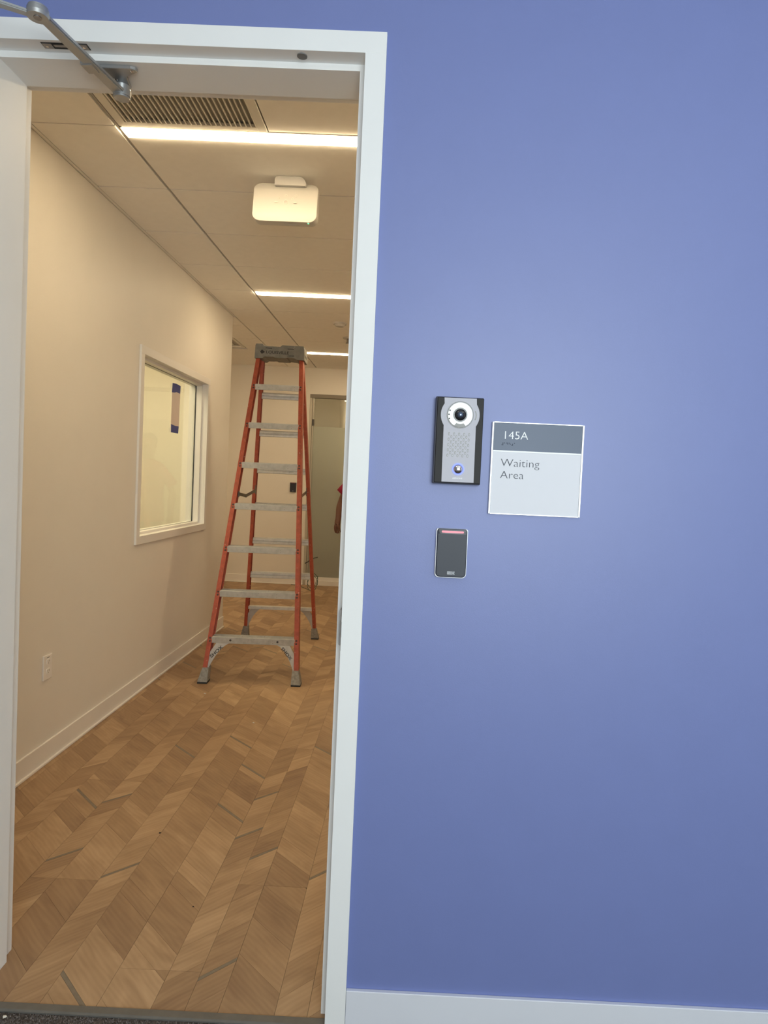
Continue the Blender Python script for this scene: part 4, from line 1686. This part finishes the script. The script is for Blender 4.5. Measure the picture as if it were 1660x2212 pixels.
# card reader
t = empty('card_reader', (0.266, 0, 1.172))
tag(t, 'black card reader with red light bar below the intercom', 'card reader')
cx0, cx1, cz0, cz1 = 0.2262, 0.3055, 1.1715, 1.2950
b = N()
prism(b, roundrect(cx0, cx1, cz0, cz1, 0.009, 6, (0.011, 0.011, 0.006, 0.006)), 'y', -0.008, 0, 0.001)
obj('bezel', b, M['signsilver'], t)
b = N()
prism(b, roundrect(cx0 + 0.0022, cx1 - 0.0022, cz0 + 0.003, cz1 - 0.0005, 0.009, 6, (0.010, 0.010, 0.006, 0.006)), 'y', -0.019, -0.008, 0.0025, 2)
bd = obj('body', b, M['readerblack'], t, smooth=True)
b = N()
prism(b, roundrect(cx0 + 0.0045, cx1 - 0.0045, cz0 + 0.0055, cz1 - 0.013, 0.007, 6, (0.008, 0.008, 0.0015, 0.0015)), 'y', -0.0196, -0.0185)
fc = obj('face', b, M['reader'], t)
b = N()
prism(b, roundrect(cx0 + 0.0130, cx1 - 0.0115, cz1 - 0.0100, cz1 - 0.0052, 0.0023, 5), 'y', -0.0198, -0.0180)
obj('light_bar', b, M['pinkbar'], t)
b = N()
lx, lz = 0.2570, 1.1820
box(b, lx, lx + 0.0185, -0.0199, -0.0195, lz, lz + 0.0072)
lg = obj('logo_plate', b, M['logowhite'], fc)
text('lettering', 'HID', 0.0082, wallmtx(lx + 0.0012, -0.0200, lz + 0.0008), M['reader'], lg, sx=1.25, offset=0.0001, extrude=0.0002)

# ------------------------------------------------------------------ crumbs on the floors
for (x, y, mt, sz, lb) in ((-1.094, 2.586, 'chip', 0.008, 'tiny white plaster chip on the floor in front of the ladder'),
                           (-0.674, 2.116, 'chip', 0.007, 'tiny white plaster chip on the floor right of the ladder chip'),
                           (-0.809, -0.035, 'chip', 0.006, 'tiny white chip on the dark carpet'),
                           (-0.755, 0.889, 'crumb', 0.0055, 'tiny dark crumb in the middle of the wood floor'),
                           (-0.485, 0.451, 'crumb', 0.0035, 'tiny dark crumb nearest the threshold on the wood floor')):
    b = N()
    t_ = bmesh.new()
    bmesh.ops.create_icosphere(t_, subdivisions=1, radius=sz)
    zb_ = 0.0055 if y < 0 else 0.0
    for v in t_.verts:
        v.co = Vector((v.co.x * random.uniform(0.7, 1.2), v.co.y * random.uniform(0.5, 0.9), max(-sz * 0.35, v.co.z * 0.5)))
        v.co += Vector((x, y, sz * 0.35 + zb_))
    merge(b, t_)
    tag(obj('floor_crumb', b, M[mt]), lb, 'debris')

# ------------------------------------------------------------------ person beyond the door jamb
pr = empty('person', (-0.345, 6.10, 0))
tag(pr, 'person in a crimson short sleeved shirt, arm showing beside the door jamb', 'person')


def skin(name, verts, edges, radii, material, parent, levels=2, root=0):
    me = bpy.data.meshes.new(name)
    me.from_pydata([Vector(v) for v in verts], edges, [])
    o = bpy.data.objects.new(name, me)
    C.objects.link(o)
    o.parent = parent
    o.matrix_parent_inverse = wmat(parent).inverted()
    sm = o.modifiers.new('skin', 'SKIN')
    sm.use_smooth_shade = True
    for i, r in enumerate(radii):
        sv = me.skin_vertices[0].data[i]
        sv.radius = r if isinstance(r, tuple) else (r, r)
        sv.use_root = (i == root)
    ss = o.modifiers.new('subsurf', 'SUBSURF')
    ss.levels = levels
    ss.render_levels = levels
    dg = bpy.context.evaluated_depsgraph_get()
    me2 = bpy.data.meshes.new_from_object(o.evaluated_get(dg))
    o.modifiers.clear()
    o.data = me2
    me2.materials.clear()
    me2.materials.append(material)
    for p in me2.polygons:
        p.use_smooth = True
        p.material_index = 0
    bpy.data.meshes.remove(me)
    return o


PX, PY = -0.345, 6.10
V, E_, R_ = [], [], []


def addv(p, r, link=None):
    V.append(p)
    R_.append(r)
    if link is not None:
        E_.append((link, len(V) - 1))
    return len(V) - 1


pel = addv((PX, PY, 0.95), (0.15, 0.11))
abd = addv((PX, PY, 1.12), (0.13, 0.10), pel)
chs = addv((PX, PY, 1.34), (0.15, 0.11), abd)
nb = addv((PX, PY, 1.50), (0.065, 0.065), chs)
nt_ = addv((PX, PY - 0.005, 1.555), (0.070, 0.070), nb)
hd1 = addv((PX, PY - 0.02, 1.64), (0.090, 0.108), nt_)
hd2 = addv((PX, PY - 0.01, 1.735), (0.098, 0.118), hd1)
hd3 = addv((PX, PY, 1.80), (0.070, 0.085), hd2)
nose = addv((PX, PY - 0.128, 1.675), (0.010, 0.012), hd1)
# right arm (image left)
shl = addv((PX - 0.155, PY, 1.450), 0.048, chs)
uarm = addv((PX - 0.225, PY + 0.01, 1.33), 0.047, shl)
elb = addv((PX - 0.288, PY + 0.02, 1.150), 0.040, uarm)
fa = addv((PX - 0.297, PY - 0.035, 1.075), 0.047, elb)
wr = addv((PX - 0.305, PY - 0.085, 0.955), 0.033, fa)
plm = addv((PX - 0.310, PY - 0.100, 0.900), (0.036, 0.020), wr)
kn = addv((PX - 0.312, PY - 0.108, 0.875), (0.038, 0.018), plm)
for k, (dx, ln) in enumerate(((-0.027, 0.066), (-0.009, 0.074), (0.009, 0.070), (0.027, 0.056))):
    f1 = addv((PX - 0.312 + dx, PY - 0.110, 0.852), 0.0095, kn)
    f2 = addv((PX - 0.306 + dx, PY - 0.112, 0.852 - ln * 0.50), 0.0088, f1)
    addv((PX - 0.294 + dx, PY - 0.100, 0.852 - ln * 0.85), 0.0078, f2)
th1 = addv((PX - 0.300, PY - 0.138, 0.898), 0.0105, plm)
th2 = addv((PX - 0.294, PY - 0.150, 0.868), 0.0095, th1)
addv((PX - 0.287, PY - 0.148, 0.842), 0.0085, th2)
# left arm
sh2 = addv((PX + 0.155, PY, 1.450), 0.048, chs)
ua2 = addv((PX + 0.215, PY + 0.01, 1.32), 0.047, sh2)
el2 = addv((PX + 0.255, PY + 0.02, 1.150), 0.040, ua2)
fa2 = addv((PX + 0.262, PY - 0.035, 1.075), 0.047, el2)
wr2 = addv((PX + 0.265, PY - 0.085, 0.955), 0.033, fa2)
pl2 = addv((PX + 0.268, PY - 0.100, 0.900), (0.036, 0.020), wr2)
kn2 = addv((PX + 0.268, PY - 0.108, 0.875), (0.038, 0.018), pl2)
for k, (dx, ln) in enumerate(((0.027, 0.066), (0.009, 0.074), (-0.009, 0.070), (-0.027, 0.056))):
    f1 = addv((PX + 0.268 + dx, PY - 0.110, 0.852), 0.0095, kn2)
    f2 = addv((PX + 0.262 + dx, PY - 0.112, 0.852 - ln * 0.50), 0.0088, f1)
    addv((PX + 0.252 + dx, PY - 0.100, 0.852 - ln * 0.85), 0.0078, f2)
t1v = addv((PX + 0.256, PY - 0.138, 0.898), 0.0105, pl2)
t2v = addv((PX + 0.250, PY - 0.150, 0.868), 0.0095, t1v)
addv((PX + 0.245, PY - 0.148, 0.842), 0.0085, t2v)
for s in (-1, 1):
    hp_ = addv((PX + s * 0.09, PY, 0.88), 0.085, pel)
    kn_ = addv((PX + s * 0.10, PY - 0.01, 0.50), 0.055, hp_)
    cf = addv((PX + s * 0.105, PY + 0.015, 0.34), 0.052, kn_)
    an = addv((PX + s * 0.105, PY + 0.02, 0.09), 0.036, cf)
    hl = addv((PX + s * 0.105, PY + 0.01, 0.045), 0.036, an)
    addv((PX + s * 0.115, PY - 0.13, 0.035), 0.028, hl)
skin('body', V, E_, R_, M['skin'], pr)
# shirt with flared sleeves: revolved garment pieces
b = N()


def sleeve(bm, a, c, ra, rc, seg=20):
    a, c = Vector(a), Vector(c)
    d = (c - a).normalized()
    x = d.orthogonal().normalized()
    y = d.cross(x)
    rows_ = []
    for k in range(7):
        u_ = k / 6
        rr = ra + (rc - ra) * u_ ** 0.9
        p = a.lerp(c, u_)
        rows_.append([bm.verts.new(p + (x * math.cos(2 * math.pi * i / seg) + y * math.sin(2 * math.pi * i / seg)) * rr * (1 + 0.03 * math.sin(3 * i + k))) for i in range(seg)])
    for k in range(6):
        for i in range(seg):
            bm.faces.new((rows_[k][i], rows_[k][(i + 1) % seg], rows_[k + 1][(i + 1) % seg], rows_[k + 1][i]))


tors = []
seg = 28
for (z, rx_, ry_) in ((0.83, 0.195, 0.155), (0.90, 0.195, 0.152), (1.0, 0.19, 0.145), (1.12, 0.18, 0.135), (1.25, 0.19, 0.14), (1.36, 0.20, 0.14), (1.44, 0.205, 0.115), (1.495, 0.16, 0.09), (1.525, 0.09, 0.082), (1.535, 0.078, 0.078)):
    tors.append([b.verts.new((PX + rx_ * math.cos(2 * math.pi * i / seg), PY + ry_ * math.sin(2 * math.pi * i / seg), z)) for i in range(seg)])
for k in range(len(tors) - 1):
    for i in range(seg):
        b.faces.new((tors[k][i], tors[k][(i + 1) % seg], tors[k + 1][(i + 1) % seg], tors[k + 1][i]))
sleeve(b, (PX - 0.120, PY, 1.445), (PX - 0.292, PY + 0.01, 1.245), 0.068, 0.062)
sleeve(b, (PX + 0.120, PY, 1.445), (PX + 0.250, PY + 0.01, 1.245), 0.068, 0.062)
so = obj('shirt', b, M['shirt'], pr, smooth='all')
sol = so.modifiers.new('thickness', 'SOLIDIFY')
sol.thickness = 0.003
V2, E2_, R2 = [], [], []
V2.append((PX, PY, 0.94)); R2.append((0.125, 0.095))
for s in (-1, 1):
    n0 = len(V2)
    V2 += [(PX + s * 0.09, PY, 0.86), (PX + s * 0.10, PY - 0.005, 0.5), (PX + s * 0.105, PY + 0.015, 0.32), (PX + s * 0.105, PY + 0.015, 0.075)]
    R2 += [0.105, 0.078, 0.072, 0.066]
    E2_ += [(0, n0), (n0, n0 + 1), (n0 + 1, n0 + 2), (n0 + 2, n0 + 3)]
skin('trousers', V2, E2_, R2, M['trousers'], pr)
for s in (-1, 1):
    b = N()
    prism(b, roundrect(PX + s * 0.11 - 0.045, PX + s * 0.11 + 0.045, PY - 0.19, PY + 0.075, 0.04, 5), 'z', 0.0, 0.085, 0.02, 3)
    obj('shoe', b, M['shoe'], pr, smooth=True)
b = N()
t_ = bmesh.new()
bmesh.ops.create_uvsphere(t_, u_segments=24, v_segments=14, radius=1)
for v in t_.verts:
    v.co = Vector((PX + v.co.x * 0.092, PY + 0.016 + v.co.y * 0.110, 1.760 + v.co.z * 0.080))
bmesh.ops.delete(t_, geom=[v for v in t_.verts if v.co.z < 1.745 and v.co.y < PY - 0.02], context='VERTS')
merge(b, t_)
obj('hair', b, M['hair'], pr, smooth='all')
for s in (-1, 1):
    b = N()
    dome(b, (PX + s * 0.032, PY - 0.0985, 1.700), 0.0085, 0.005, (0, -1, 0), 12, 4)
    ey = obj('eye', b, M['eye'], pr, smooth='all')
    b = N()
    dome(b, (PX + s * 0.032, PY - 0.1015, 1.700), 0.0048, 0.003, (0, -1, 0), 10, 3)
    obj('iris', b, M['ink'], ey, smooth='all')
    b = N()
    t_ = bmesh.new()
    bmesh.ops.create_uvsphere(t_, u_segments=10, v_segments=8, radius=1)
    for v in t_.verts:
        v.co = Vector((PX + s * 0.087 + v.co.x * 0.010, PY + v.co.y * 0.020, 1.69 + v.co.z * 0.032))
    merge(b, t_)
    obj('ear', b, M['skin'], pr, smooth='all')
b = N()
t_ = bmesh.new()
bmesh.ops.create_uvsphere(t_, u_segments=12, v_segments=8, radius=1)
for v in t_.verts:
    v.co = Vector((PX + v.co.x * 0.025, PY - 0.100 + v.co.y * 0.012, 1.632 + v.co.z * 0.008))
merge(b, t_)
obj('mouth', b, M['lip'], pr, smooth='all')
